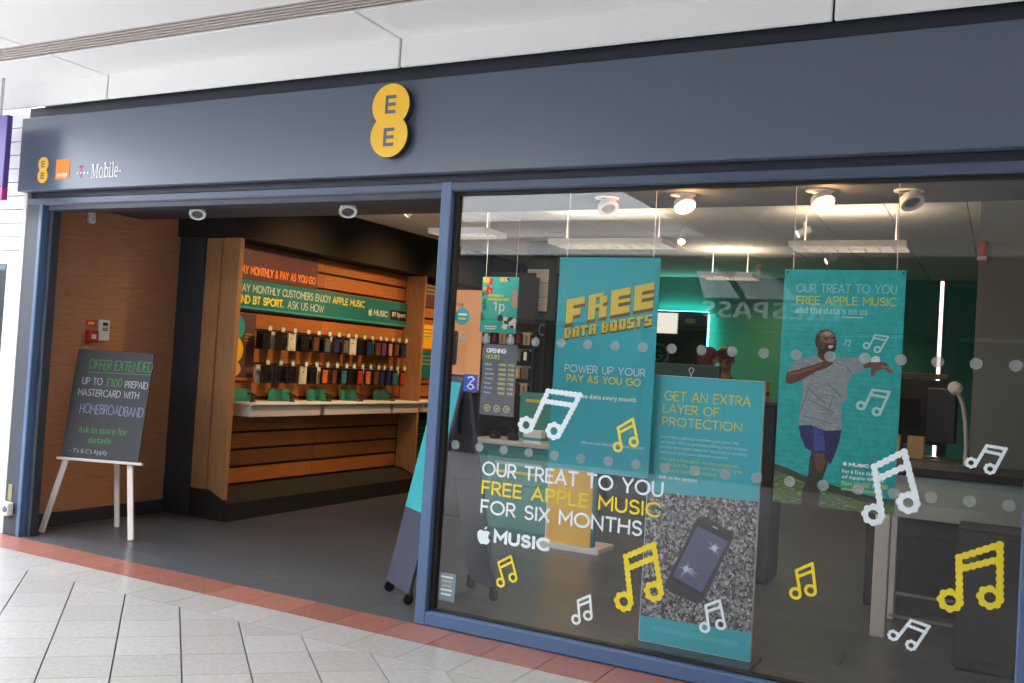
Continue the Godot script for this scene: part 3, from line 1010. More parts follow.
	var rows := [["black", "black", "white", "black", "brown", "grey", "dark blue", "grey", "white", "black", "dark blue", "brown", "purple", "pink", "brown", "dark blue"], ["black", "black", "black", "white", "black", "orange", "brown", "teal", "black", "red", "orange", "brown", "dark blue", "dark blue", "teal", "red"]]
	var kmat := {}
	for key: String in kinds:
		kmat[key] = mat(kinds[key], 0.35)
	var card := boxm(Vector3(0.022, 0.178, 0.112), 0.003)
	var shell := boxm(Vector3(0.01, 0.14, 0.076), 0.004)
	var proto := {}
	var hook0: Node3D = null
	for rix in 2:
		var yh: float = [1.785, 1.452][rix]
		for i in 16:
			var z: float = zs[i]
			var hk: Node3D
			if hook0 == null:
				hook0 = thing("display_hook", "", "hook")
				hk = hook0
				part(hk, "prong", tube(Vector3(0.0, 0, 0), Vector3(0.21, 0, 0), 0.004, 0.004, 6), M.metal)
				part(hk, "price_tag", boxm(Vector3(0.003, 0.042, 0.05)), tagm, Vector3(0.213, 0.026, 0))
				part(hk, "tag_holder", boxm(Vector3(0.003, 0.016, 0.05)), tag_green, Vector3(0.213, 0.056, 0))
			else:
				hk = hook0.duplicate()
				hk.name = numbered("display_hook")
				add_child(hk)
			hk.position = Vector3(-3.398, yh, z)
			tag(hk, "metal hook with white price tag, %s in the %s row from the entrance stile" % [NTH[i], ["upper", "lower"][rix]], "hook", "display hooks, %s row" % ["upper", "lower"][rix])
			for d in 2:
				var kind: String = rows[rix][i] if d == 0 else ["black", "white", "grey", "black", "brown"][(i + rix) % 5]
				var lab := "%s phone case %s the %s %s hook from the entrance stile" % [kind, "at the front of" if d == 0 else "further back on", NTH[i], ["upper", "lower"][rix]]
				var key := "%s%d%d" % [kind, rix, d]
				var o: Node3D
				if proto.has(kind):
					o = proto[kind].duplicate()
					o.name = numbered("phone_case")
					add_child(o)
				else:
					o = thing("phone_case", lab, "phone case")
					proto[kind] = o
					part(o, "pack", card, M.black if kind != "white" else tagm, Vector3(0, -0.085, 0))
					part(o, "case_shell", shell, kmat[kind], Vector3(0.013, -0.09, 0))
					part(o, "lens_ring", boxm(Vector3(0.004, 0.016, 0.016), 0.002), M.black, Vector3(0.0185, -0.05, 0.018))
				o.position = Vector3(-3.225 - d * 0.075, yh - 0.006, z)
				o.rotation.y = rng.randf_range(-0.12, 0.12)
				tag(o, lab, "phone case", "%s phone cases, %s row, %s" % [kind, ["upper", "lower"][rix], ["front", "behind"][d]])
	# white shelves
	var sh := [[-1.99, -3.13, "white display shelf nearest the end panel of the slatwall"], [-3.16, -4.48, "white display shelf in the middle of the slatwall"], [-4.50, -5.10, "short white display shelf at the rear end of the slatwall"], [-5.18, -5.9, "white display shelf on the rear slatwall bay"]]
	for a: Array in sh:
		var s := thing("display_shelf", a[2], "shelf", Vector3(-3.40, 0.955, (a[0] + a[1]) / 2), 0, "white shelves on the display wall")
		var len: float = a[0] - a[1]
		part(s, "top", boxm(Vector3(0.335, 0.022, len + 0.02), 0.004), M.white, Vector3(0.17, 0.125, 0))
		part(s, "drawer", boxm(Vector3(0.30, 0.11, len - 0.04), 0.004), mat(rgb(208, 204, 202), 0.5), Vector3(0.152, 0.056, 0))
	# teal cards and phones on the shelves
	var px := [[-2.12, "first phone"], [-2.72, "second phone"], [-3.35, "third phone"], [-3.95, "fourth phone"], [-4.62, "fifth phone"]]
	for i in px.size():
		var z: float = px[i][0]
		var c := thing("price_card", "teal card standing behind the %s on the white shelves, counted from the end panel" % px[i][1], "card", Vector3(-3.35, 1.092, z), 0, "teal cards on the white shelves")
		part(c, "sheet", boxm(Vector3(0.006, 0.12, 0.34), 0.001), mat(rgb(56, 146, 128), 0.5), Vector3(0, 0.06, 0))
		part(c, "foot", boxm(Vector3(0.07, 0.006, 0.36), 0.001), mat(rgb(56, 146, 128), 0.5), Vector3(0.035, 0.003, 0))
		var p := thing("display_phone", "dark %s on a stand on the white shelves, counted from the end panel" % px[i][1], "phone", Vector3(-3.2, 1.092, z - 0.03), 0.5, "phones on the white shelves")
		part(p, "stand", lathe([Vector2(0.0, 0.0), Vector2(0.03, 0.0), Vector2(0.028, 0.012), Vector2(0.011, 0.03), Vector2(0.011, 0.05), Vector2(0.0, 0.05)], 14), M.sign_grey)
		var hs := part(p, "handset", boxm(Vector3(0.075, 0.009, 0.15), 0.004), M.black, Vector3(0, 0.066, 0), Vector3(0.0, 0.0, 0.0))
		hs.rotation = Vector3(0, 0.6, -0.42)
		part(hs, "screen", boxm(Vector3(0.066, 0.001, 0.125)), mat(rgb(36, 42, 60), 0.1), Vector3(0, 0.005, 0))
	# panels on the rear bay
	var rp := [[2.27, 2.62, -5.22, -6.3, M.plum, "dark plum header panel on the rear display bay"], [1.74, 2.05, -5.2, -6.0, M.yellow, "yellow panel with faint print on the rear display bay"], [1.36, 1.72, -5.3, -6.1, M.teal_dark, "green-teal panel with print on the rear display bay"], [1.10, 1.35, -5.18, -5.5, M.yellow, "narrow yellow panel below the green one on the rear display bay"], [0.35, 0.93, -5.25, -6.2, mat(rgb(44, 104, 76), 0.6), "dark green leaf-print panel low on the rear display bay"]]
	for a: Array in rp:
		var o := thing("bay_panel", a[5], "sign", Vector3(-3.40, a[0], a[2]), PI / 2)
		var w: float = a[2] - a[3]
		var hh: float = a[1] - a[0]
		part(o, "board", boxm(Vector3(w, hh, 0.016), 0.002), a[4], Vector3(w / 2, hh / 2, 0.009))
		for k in 3:
			part(o, "print_line", boxm(Vector3(w * (0.75 - 0.12 * k), 0.014, 0.001)), mat(rgb(160, 150, 70), 0.6) if k == 0 else mat(rgb(150, 170, 120), 0.6), Vector3(w * 0.45, hh * (0.8 - 0.14 * k), 0.018))

func apple_mark(parent: Node, at: Vector3, h: float, m: Material) -> void:
	var st := new_st()
	var pts := PackedVector2Array()
	var out := [[0.0, 0.70], [-0.12, 0.76], [-0.26, 0.75], [-0.38, 0.64], [-0.41, 0.47], [-0.37, 0.28], [-0.27, 0.1], [-0.16, 0.01], [-0.06, 0.02], [0.02, 0.05], [0.1, 0.02], [0.2, 0.01], [0.31, 0.12], [0.38, 0.26], [0.29, 0.33], [0.25, 0.45], [0.29, 0.58], [0.36, 0.65], [0.26, 0.74], [0.12, 0.76]]
	for p: Array in out:
		pts.append(Vector2(p[0] * h, p[1] * h))
	add_prism(st, pts, 0.0, 0.0008)
	add_prism(st, PackedVector2Array([Vector2(0.0, 0.79) * h, Vector2(0.02, 0.9) * h, Vector2(0.16, 1.0) * h, Vector2(0.15, 0.87) * h]), 0.0, 0.0008)
	part(parent, "fruit_mark", st.commit(), m, at)

# ---------------------------------------------------------------- easel
func easel() -> void:
	var e := thing("chalkboard_easel", "dark chalkboard with green and white handwriting on a white wooden easel", "chalkboard", Vector3(-3.335, 0, -0.38), atan2(0.384, 0.923))
	# local axes: x along the board, z towards the viewer; the front leans back by 0.2 per metre
	var lean := 0.2
	var back := Vector3(0, 1, -lean).normalized()
	var paint := mat(rgb(222, 212, 206), 0.6)
	for s: Array in [[-0.385, -0.13], [0.382, 0.115]]:
		var a := Vector3(s[0], 0.0, 0.0)
		var b := Vector3(s[1], 1.46, -lean * 1.46 - 0.02)
		var d := (b - a).normalized()
		var zax := Vector3(0, lean, 1).normalized()
		var bs := Basis(d.cross(zax).normalized(), d, d.cross(zax).normalized().cross(d))
		var st := new_st()
		add_box(st, (a + b) / 2 + d * 0.004, Vector3(0.048, (b - a).length(), 0.024), 0.003, bs)
		part(e, "leg", st.commit(), paint)
	var ra := Vector3(0.02, 0.0, -0.517)
	var rb := Vector3(0.0, 1.4, -0.33)
	var dd := (rb - ra).normalized()
	var bs2 := Basis(Vector3.RIGHT, dd, Vector3.RIGHT.cross(dd).normalized())
	var st2 := new_st()
	add_box(st2, (ra + rb) / 2, Vector3(0.045, (rb - ra).length(), 0.022), 0.003, bs2)
	part(e, "leg", st2.commit(), paint)
	var tilt := Vector3(-atan(lean), 0, 0)
	part(e, "tray", boxm(Vector3(0.735, 0.022, 0.05), 0.003), paint, Vector3(0.03, 0.605, -lean * 0.605 + 0.03), tilt)
	var b0 := part(e, "board", boxm(Vector3(0.67, 0.905, 0.018), 0.003), M.chalkboard, Vector3(0.02, 1.062, -lean * 1.062 + 0.025), tilt)
	var zt := 0.0098
	var txt := [["OFFER EXTENDED", -0.22, 0.29, 0.56, 0.085, M.chalk_green, 0.0033], ["UP TO ", -0.255, 0.155, 0.20, 0.062, M.chalk_white, 0.0033], ["£100", -0.045, 0.15, 0.14, 0.075, M.chalk_green, 0.0033], ["PREPAID", 0.12, 0.15, 0.20, 0.06, M.chalk_white, 0.0033], ["MASTERCARD WITH", -0.275, 0.062, 0.53, 0.06, M.chalk_white, 0.0033], ["HOMEBROADBAND", -0.235, -0.085, 0.55, 0.082, mat(rgb(140, 150, 180), 0.9), 0.0032]]
	for t: Array in txt:
		words(b0, "chalk_lettering", t[5], Vector3(t[1], t[2], zt), [t[0], t[3], t[4], t[6], 0.22, 0.05])
	var st := new_st()
	add_stroke(st, [Vector2(-0.22, 0.262), Vector2(0.32, 0.272)], 0.003)
	part(b0, "chalk_line", st.commit(), M.chalk_green, Vector3(0, 0, zt))
	for t: Array in [["Ask in store for", -0.22, -0.245, 0.42, 0.055, M.chalk_green], ["details", -0.12, -0.325, 0.2, 0.05, M.chalk_green], ["- T's & C's Apply", -0.26, -0.425, 0.32, 0.05, M.chalk_white]]:
		type_text(b0, t[0], Vector3(t[1], t[2], zt), t[3], t[4], t[5])

# ---------------------------------------------------------------- vinyl on the glass
func note_mesh(hl: Vector2, hr: Vector2, tl: Vector2, tr: Vector2, r: float, bead: bool) -> Mesh:
	var st := new_st()
	var half := r * (0.30 if bead else 0.24)
	var up := (tl - hl).normalized()
	var side := Vector2(up.y, -up.x)
	var runs := []
	for h: Vector2 in [hl, hr]:
		var ring := []
		for i in 29:
			var t := TAU * i / 28.0
			ring.append(h + Vector2(cos(t), sin(t)) * (r - half))
		runs.append(ring)
	var bl := hl + side * (r - half)
	var br := hr + side * (r - half)
	runs.append([bl, tl])
	runs.append([br, tr])
	runs.append([tl, tr])
	var dn := 0.26
	runs.append([tl.lerp(bl, dn), tr.lerp(br, dn)])
	for ri in runs.size():
		var run: Array = runs[ri]
		var zr := ri * 0.0004
		if not bead:
			add_stroke(st, run, half, zr)
			continue
		var total := 0.0
		for i in run.size() - 1:
			total += run[i].distance_to(run[i + 1])
		var n := maxi(2, roundi(total / (half * 1.75)))
		var pts := []
		for k in n + 1:
			var want := total * k / n
			var acc := 0.0
			for i in run.size() - 1:
				var l: float = run[i].distance_to(run[i + 1])
				if acc + l >= want - 1e-7 or i == run.size() - 2:
					pts.append(run[i].lerp(run[i + 1], clampf((want - acc) / l, 0, 1)))
					break
				acc += l
		for k in pts.size():
			var f := []
			for q in disc_pts(pts[k], half, half, 12):
				f.append(Vector3(q.x, q.y, zr + (k % 3) * 0.0001))
			face(st, f, Vector3(0, 0, 1))
		add_stroke(st, pts, half * 0.72, zr - 0.0001)
	return st.commit()

func glass_graphics() -> void:
	var z := -0.0645
	var list := [
		["white", 0.635, 1.257, 0.813, 1.238, 0.761, 1.465, 0.959, 1.456, 0.054, 1, "large white beaded music note across the edge of the boosts poster"],
		["yellow", 1.202, 1.184, 1.292, 1.221, 1.196, 1.289, 1.279, 1.346, 0.029, 0, "small plain yellow music note on the boosts poster"],
		["yellow", 0.533, 0.322, 0.611, 0.364, 0.512, 0.435, 0.59, 0.485, 0.029, 0, "small plain yellow music note below the white window lettering"],
		["white", 1.016, 0.194, 1.085, 0.229, 1.021, 0.301, 1.09, 0.341, 0.029, 0, "small plain white music note beside the large yellow beaded note"],
		["yellow", 1.288, 0.342, 1.453, 0.425, 1.285, 0.588, 1.438, 0.676, 0.058, 1, "large yellow beaded music note over the cracked phone poster edge"],
		["white", 1.737, 0.284, 1.819, 0.315, 1.736, 0.399, 1.807, 0.438, 0.029, 0, "small white music note over the foot of the cracked phone poster"],
		["yellow", 2.183, 0.539, 2.254, 0.566, 2.182, 0.654, 2.256, 0.701, 0.031, 0, "small plain yellow music note below the runner poster"],
		["white", 2.526, 0.981, 2.678, 1.059, 2.519, 1.215, 2.649, 1.302, 0.056, 1, "large white beaded music note at the lower corner of the runner poster"],
		["white", 2.937, 1.279, 3.016, 1.259, 2.999, 1.365, 3.076, 1.358, 0.028, 1, "small white beaded music note high beside the right window post"],
		["yellow", 2.878, 0.624, 3.041, 0.666, 2.906, 0.83, 3.071, 0.915, 0.058, 1, "large yellow beaded music note in front of the dark cabinet"],
		["white", 2.642, 0.415, 2.722, 0.383, 2.717, 0.501, 2.795, 0.487, 0.028, 1, "small white beaded music note beside the foot of the white table leg"]]
	for a: Array in list:
		var m: Material = M.vinyl_white if a[0] == "white" else M.vinyl_yellow
		var c := Vector2(a[1], a[2])
		var o := part(self, "music_note_decal", note_mesh(Vector2.ZERO, Vector2(a[3], a[4]) - c, Vector2(a[5], a[6]) - c, Vector2(a[7], a[8]) - c, a[9], a[10] == 1), m, Vector3(c.x, c.y, z))
		tag(o, a[11], "decal", "music note decals on the window")
	# lettering
	var t := thing("window_lettering", "white and yellow vinyl lettering in capitals on the shop window", "lettering", Vector3(0, 0, z))
	words(t, "text_line", M.vinyl_white, Vector3(0.366, 0.935, 0), ["OUR TREAT TO YOU", 1.108, 0.086, 0.0062])
	words(t, "text_line", M.vinyl_yellow, Vector3(0.370, 0.823, 0), ["FREE APPLE MUSIC", 1.088, 0.083, 0.0062])
	words(t, "text_line", M.vinyl_white, Vector3(0.371, 0.709, 0), ["FOR SIX MONTHS", 0.998, 0.085, 0.0062])
	apple_mark(t, Vector3(0.405, 0.527, 0), 0.11, M.vinyl_white)
	words(t, "text_line", M.vinyl_white, Vector3(0.470, 0.545, 0), ["MUSIC", 0.355, 0.078, 0.0095, 0.3])
	# rows of frosted dots
	var disc := prism(disc_pts(Vector2.ZERO, 0.0275, 0.0275, 20), -0.0003, 0.0)
	for row in 2:
		for i in 19:
			var o := part(self, "glass_dot", disc, M.frost, Vector3(0.175 + 0.1625 * i, [1.746, 1.098][row], z))
			tag(o, "frosted round dot on the window, %s in the %s row from the mullion" % [NTH[i], ["upper", "lower"][row]], "dot", "%s row of frosted window dots" % ["upper", "lower"][row])
	# opening hours
	var zh := -0.0762
	var h := thing("hours_panel", "grey opening hours panel behind the window glass", "panel", Vector3(0.318, 1.295, zh))
	part(h, "sheet", boxm(Vector3(0.226, 0.425, 0.002), 0.0), mat(rgb(92, 94, 104), 0.5), Vector3(0.113, 0.2125, 0))
	words(h, "lettering", M.ink_white, Vector3(0.022, 0.372, 0.0013), ["OPENING", 0.13, 0.028, 0.0028])
	words(h, "lettering", mat(rgb(176, 190, 110), 0.6), Vector3(0.022, 0.335, 0.0013), ["HOURS", 0.092, 0.028, 0.0022])
	var days := ["Monday", "Tuesday", "Wednesday", "Thursday", "Friday", "Saturday", "Sunday"]
	var lime := mat(rgb(206, 206, 120), 0.6)
	for i in 7:
		var y := 0.296 - i * 0.0282
		type_text(h, days[i], Vector3(0.02, y, 0.0013), 0.006 * days[i].length() + 0.008, 0.013, M.ink_white)
		type_text(h, "0900" if i < 6 else "1030", Vector3(0.112, y, 0.0013), 0.046, 0.015, lime, sans_bold)
		type_text(h, "1730" if i < 6 else "1630", Vector3(0.172, y, 0.0013), 0.04, 0.015, lime, sans_bold)
	for i in 3:
		var st := new_st()
		add_stroke(st, arc(0, 0, 0.0185, 0.0185, 0, 360, 20), 0.0022)
		add_stroke(st, [Vector2(-0.007, 0.004), Vector2(0.0, -0.006), Vector2(0.008, 0.006)], 0.0024)
		part(h, "symbol", st.commit(), lime, Vector3(0.05 + i * 0.064, 0.042, 0.0013))
	# stickers
	var s := thing("access_sticker", "square blue access sticker with a white figure on the window", "sticker", Vector3(0.196, 1.425, zh))
	part(s, "sheet", boxm(Vector3(0.096, 0.105, 0.002)), mat(rgb(34, 84, 190), 0.5), Vector3(0.048, 0.0525, 0))
	var st := new_st()
	add_stroke(st, P([0.03, 0.085, 0.06, 0.09, 0.072, 0.078, 0.052, 0.06, 0.04, 0.045, 0.028, 0.03]), 0.004)
	add_stroke(st, P([0.04, 0.045, 0.062, 0.042, 0.075, 0.025]), 0.004)
	add_stroke(st, arc(0.052, 0.032, 0.018, 0.016, 150, 380, 12), 0.003)
	part(s, "figure", st.commit(), M.ink_white, Vector3(0, 0, 0.0013))
	s = thing("round_sticker", "round teal sticker high on the window beside the mullion", "sticker", Vector3(0.16, 1.88, zh))
	part(s, "sheet", prism(disc_pts(Vector2.ZERO, 0.052, 0.052, 28), -0.001, 0.001), mat(rgb(40, 172, 176), 0.5))
	part(s, "print_line", boxm(Vector3(0.06, 0.012, 0.0004)), M.ink_white, Vector3(0, 0.012, 0.0014))
	part(s, "print_line", boxm(Vector3(0.05, 0.012, 0.0004)), M.ink_yellow, Vector3(0, -0.014, 0.0014))
	s = thing("notice_sticker", "small pale blue notice sticker low in the window corner", "sticker", Vector3(0.112, 0.148, zh))
	part(s, "sheet", boxm(Vector3(0.115, 0.17, 0.002)), mat(rgb(120, 152, 168), 0.5), Vector3(0.0575, 0.085, 0))
	for i in 5:
		part(s, "print_line", boxm(Vector3(0.08 - 0.01 * (i % 3), 0.011, 0.0004)), M.ink_white if i != 1 and i != 2 else mat(rgb(200, 196, 130), 0.6), Vector3(0.055, 0.145 - i * 0.026, 0.0013))

# ---------------------------------------------------------------- posters in the window
func blocks(rows: Array, px: float, py: float, skew: float, grow := 0.0) -> Mesh:
	var st := new_st()
	var h := rows.size()
	for r in h:
		var line: String = rows[r]
		for c in line.length():
			if line[c] == "#":
				var x0 := c * px - grow
				var x1 := (c + 1) * px + grow
				var y0 := (h - 1 - r) * py - grow
				var y1 := (h - r) * py + grow
				face(st, [Vector3(x0, y0 + x0 * skew, 0), Vector3(x1, y0 + x1 * skew, 0), Vector3(x1, y1 + x1 * skew, 0), Vector3(x0, y1 + x0 * skew, 0)], Vector3(0, 0, 1))
	return st.commit()

func join_glyphs(txt: String, font: Dictionary, n: int) -> Array:
	var rows := []
	for r in n:
		var s := ""
		for ch in txt:
			s += font[ch][r] + "."
		rows.append(s)
	return rows

func cords(parent: Node, w: float, h: float, top: float) -> void:
	for x: float in [0.045, w - 0.045]:
		part(parent, "cord", tube(Vector3(x, h - 0.02, -0.004), Vector3(x - 0.01, top, -0.02), 0.0022, 0.0022, 6), M.ink_white)

func window_posters() -> void:
	# boosts poster
	var w := 0.646
	var h := 1.318
	var p := thing("hanging_poster", "hanging teal poster with blocky yellow pixel lettering and free data offer", "poster", Vector3(0.602, 0.979, -0.5))
	var im := Image.create(256, 512, false, Image.FORMAT_RGB8)
	for y in 512:
		for x in 256:
			var t := y / 511.0
			var c := Color(0.17, 0.69, 0.73).lerp(Color(0.14, 0.67, 0.71), clampf(t * 2, 0, 1)).lerp(Color(0.42, 0.70, 0.78), clampf((t - 0.62) * 1.6, 0, 0.55) * clampf((x / 255.0) * 1.3, 0, 1))
			im.set_pixel(x, y, c)
	for i in 40:
		var s := rng.randi_range(2, 5)
		im.fill_rect(Rect2i(rng.randi_range(0, 250), rng.randi_range(0, 500), s, s), Color(0.30, 0.68, 0.74))
	part(p, "sheet", boxm(Vector3(w, h, 0.004)), M.teal, Vector3(w / 2, h / 2, -0.0025))
	part(p, "print", quad_uv(w, h), print_mat(im))
	cords(p, w, h, 2.72 - 0.979)
	var font := {"F": ["#####", "#####", "##...", "####.", "####.", "##...", "##..."], "R": ["####.", "##.##", "##.##", "####.", "##.##", "##.##", "##.##"], "E": ["#####", "#####", "##...", "#####", "##...", "#####", "#####"],
		"D": ["####.", "##.##", "##.##", "##.##", "##.##", "####.", "####."], "A": [".####", "##.##", "##.##", "#####", "##.##", "##.##", "##.##"], "T": ["#####", "#####", ".##..", ".##..", ".##..", ".##..", ".##.."],
		"B": ["####.", "##.##", "##.##", "####.", "##.##", "##.##", "####."], "O": ["#####", "##.##", "##.##", "##.##", "##.##", "#####", "#####"], "S": ["#####", "##...", "##...", "#####", "...##", "#####", "#####"], " ": ["..", "..", "..", "..", "..", "..", ".."]}
	var brown := mat(rgb(132, 96, 50), 0.6)
	var gold := mat(rgb(226, 204, 78), 0.6)
	var pale := mat(rgb(214, 226, 236), 0.6)
	var big := join_glyphs("FREE", font, 7)
	var n1: float = big[0].length() - 1
	part(p, "block_lettering", blocks(big, 0.556 / n1, 0.152 / 7, 0.215, 0.0035), brown, Vector3(0.06, h * (1 - 0.318) - 0.018, 0.0008))
	part(p, "block_lettering", blocks(big, 0.556 / n1, 0.152 / 7, 0.215), gold, Vector3(0.06, h * (1 - 0.318), 0.0014))
	var sm := join_glyphs("DATA BOOSTS", font, 7)
	var n2: float = sm[0].length() - 1
	part(p, "block_lettering", blocks(sm, 0.556 / n2, 0.064 / 7, 0.19, 0.003), brown, Vector3(0.058, h * (1 - 0.387) - 0.008, 0.0008))
	part(p, "block_lettering", blocks(sm, 0.556 / n2, 0.064 / 7, 0.19), gold, Vector3(0.058, h * (1 - 0.387), 0.0014))
	words(p, "lettering", pale, Vector3(0.074, h * (1 - 0.543), 0.0014), ["POWER UP YOUR", 0.518, 0.048, 0.0028])
	words(p, "lettering", M.ink_yellow, Vector3(0.091, h * (1 - 0.588), 0.0014), ["PAY AS YOU GO", 0.478, 0.046, 0.0036])
	type_text(p, "with free data every month", Vector3(0.085, h * (1 - 0.668), 0.0014), 0.46, 0.036, M.ink_white, sans_bold)
	type_text(p, "Ask us now about free data boosts", Vector3(0.21, h * (1 - 0.872), 0.0014), 0.40, 0.02, pale)
	# runner poster
	w = 0.619
	h = 1.297
	p = thing("hanging_poster", "hanging teal poster of a running man in a grey shirt and blue shorts", "poster", Vector3(1.964, 0.936, -0.5))
	part(p, "sheet", boxm(Vector3(w, h, 0.004)), M.teal, Vector3(w / 2, h / 2, -0.0025))
	part(p, "print", quad_uv(w, h), print_mat(runner_print()))
	cords(p, w, h, 2.72 - 0.936)
	for c: Vector2 in [Vector2(0.015, 0.015), Vector2(w - 0.015, 0.015), Vector2(0.015, h - 0.015), Vector2(w - 0.015, h - 0.015)]:
		part(p, "eyelet", prism(disc_pts(c, 0.006, 0.006, 10), 0.0, 0.0015), M.charcoal)
	var lt := mat(rgb(150, 216, 214), 0.6)
	words(p, "lettering", lt, Vector3(w * 0.107, h * (1 - 0.098), 0.001), ["OUR TREAT TO YOU", w * 0.828, 0.05, 0.0028])
	words(p, "lettering", mat(rgb(196, 212, 84), 0.6), Vector3(w * 0.112, h * (1 - 0.149), 0.001), ["FREE APPLE MUSIC", w * 0.82, 0.047, 0.0033])
	type_text(p, "and the data's on us", Vector3(w * 0.109, h * (1 - 0.188), 0.001), w * 0.6, 0.038, lt, sans_bold)
	part(p, "print_line", boxm(Vector3(w * 0.17, 0.008, 0.0004)), lt, Vector3(w * 0.59, h * (1 - 0.199), 0.001))
	for nt: Array in [[0.537, 0.313, 0.571, 0.317, 0.544, 0.294, 0.586, 0.295, 0.006, 0], [0.715, 0.314, 0.804, 0.328, 0.781, 0.267, 0.884, 0.274, 0.019, 0], [0.695, 0.563, 0.823, 0.583, 0.783, 0.495, 0.916, 0.499, 0.027, 1]]:
		var v := []
		for k in 4:
			v.append(Vector2(nt[k * 2] * w, (1 - nt[k * 2 + 1]) * h))
		part(p, "note_print", note_mesh(v[0], v[1], v[2], v[3], nt[8], nt[9] == 1), mat(rgb(190, 226, 226), 0.6), Vector3(0, 0, 0.001))
	apple_mark(p, Vector3(w * 0.592, h * (1 - 0.817), 0.001), 0.026, M.ink_white)
	words(p, "lettering", M.ink_white, Vector3(w * 0.622, h * (1 - 0.817), 0.001), ["MUSIC", w * 0.16, 0.02, 0.0032])
	type_text(p, "For 6 free months", Vector3(w * 0.571, h * (1 - 0.848), 0.001), w * 0.34, 0.022, M.ink_white, sans_bold)
	type_text(p, "of Apple Music", Vector3(w * 0.571, h * (1 - 0.873), 0.001), w * 0.34, 0.022, M.ink_white, sans_bold)
	type_text(p, "Text MUSIC to 150", Vector3(w * 0.57, h * (1 - 0.897), 0.001), w * 0.37, 0.021, M.ink_yellow, sans_bold)
	part(p, "print_line", boxm(Vector3(w * 0.34, 0.01, 0.0004)), mat(rgb(170, 190, 90), 0.6), Vector3(w * 0.74, h * (1 - 0.914), 0.001))
	# cracked phone stand
	w = 0.643
	h = 1.577
	p = thing("poster_stand", "freestanding teal poster of a cracked phone on gravel with a dark base", "poster stand", Vector3(1.233, 0.0, -0.55))
	part(p, "base", boxm(Vector3(0.72, 0.016, 0.32), 0.004), mat(rgb(44, 60, 66), 0.3), Vector3(w / 2, 0.008, 0.0))
	part(p, "backing", boxm(Vector3(w + 0.012, h + 0.012, 0.022), 0.003), mat(rgb(196, 206, 210), 0.4), Vector3(w / 2, 0.016 + h / 2, -0.0125))
	var y0 := 0.02
	var im2 := Image.create(512, 1152, false, Image.FORMAT_RGB8)
	phone_print(im2)
	part(p, "print", quad_uv(w, h), print_mat(im2), Vector3(0, y0, 0.0005))
	for t: Array in [["GET AN EXTRA", 0.11, 0.093, 0.783, 0.037], ["LAYER OF", 0.103, 0.140, 0.518, 0.034], ["PROTECTION", 0.101, 0.188, 0.727, 0.034]]:
		words(p, "lettering", M.ink_yellow, Vector3(w * t[1], y0 + h * (1 - t[2]), 0.0015), [t[0], w * t[3], h * t[4], 0.0033])
	var lines := ["Don't be a phone mother put your life", "on hold. We've got everything from screen", "protectors and cases to insurance to help", "keep you and your phone covered."]
	for i in 4:
		type_text(p, lines[i], Vector3(w * 0.096, y0 + h * (1 - [0.238, 0.257, 0.276, 0.295][i]), 0.0015), w * [0.71, 0.79, 0.79, 0.63][i], 0.023, mat(rgb(196, 226, 232), 0.6), sans)
	lines = ["Plus get a free glass screen protector,", "worth £24.99, when you take Full Cover", "insurance from £5 a month."]
	for i in 3:
		type_text(p, lines[i], Vector3(w * 0.1, y0 + h * (1 - [0.321, 0.340, 0.360][i]), 0.0015), w * [0.72, 0.76, 0.54][i], 0.023, M.ink_yellow, sans)
	type_text(p, "Ask us for details", Vector3(w * 0.1, y0 + h * (1 - 0.387), 0.0015), w * 0.355, 0.02, M.ink_white, sans_bold)

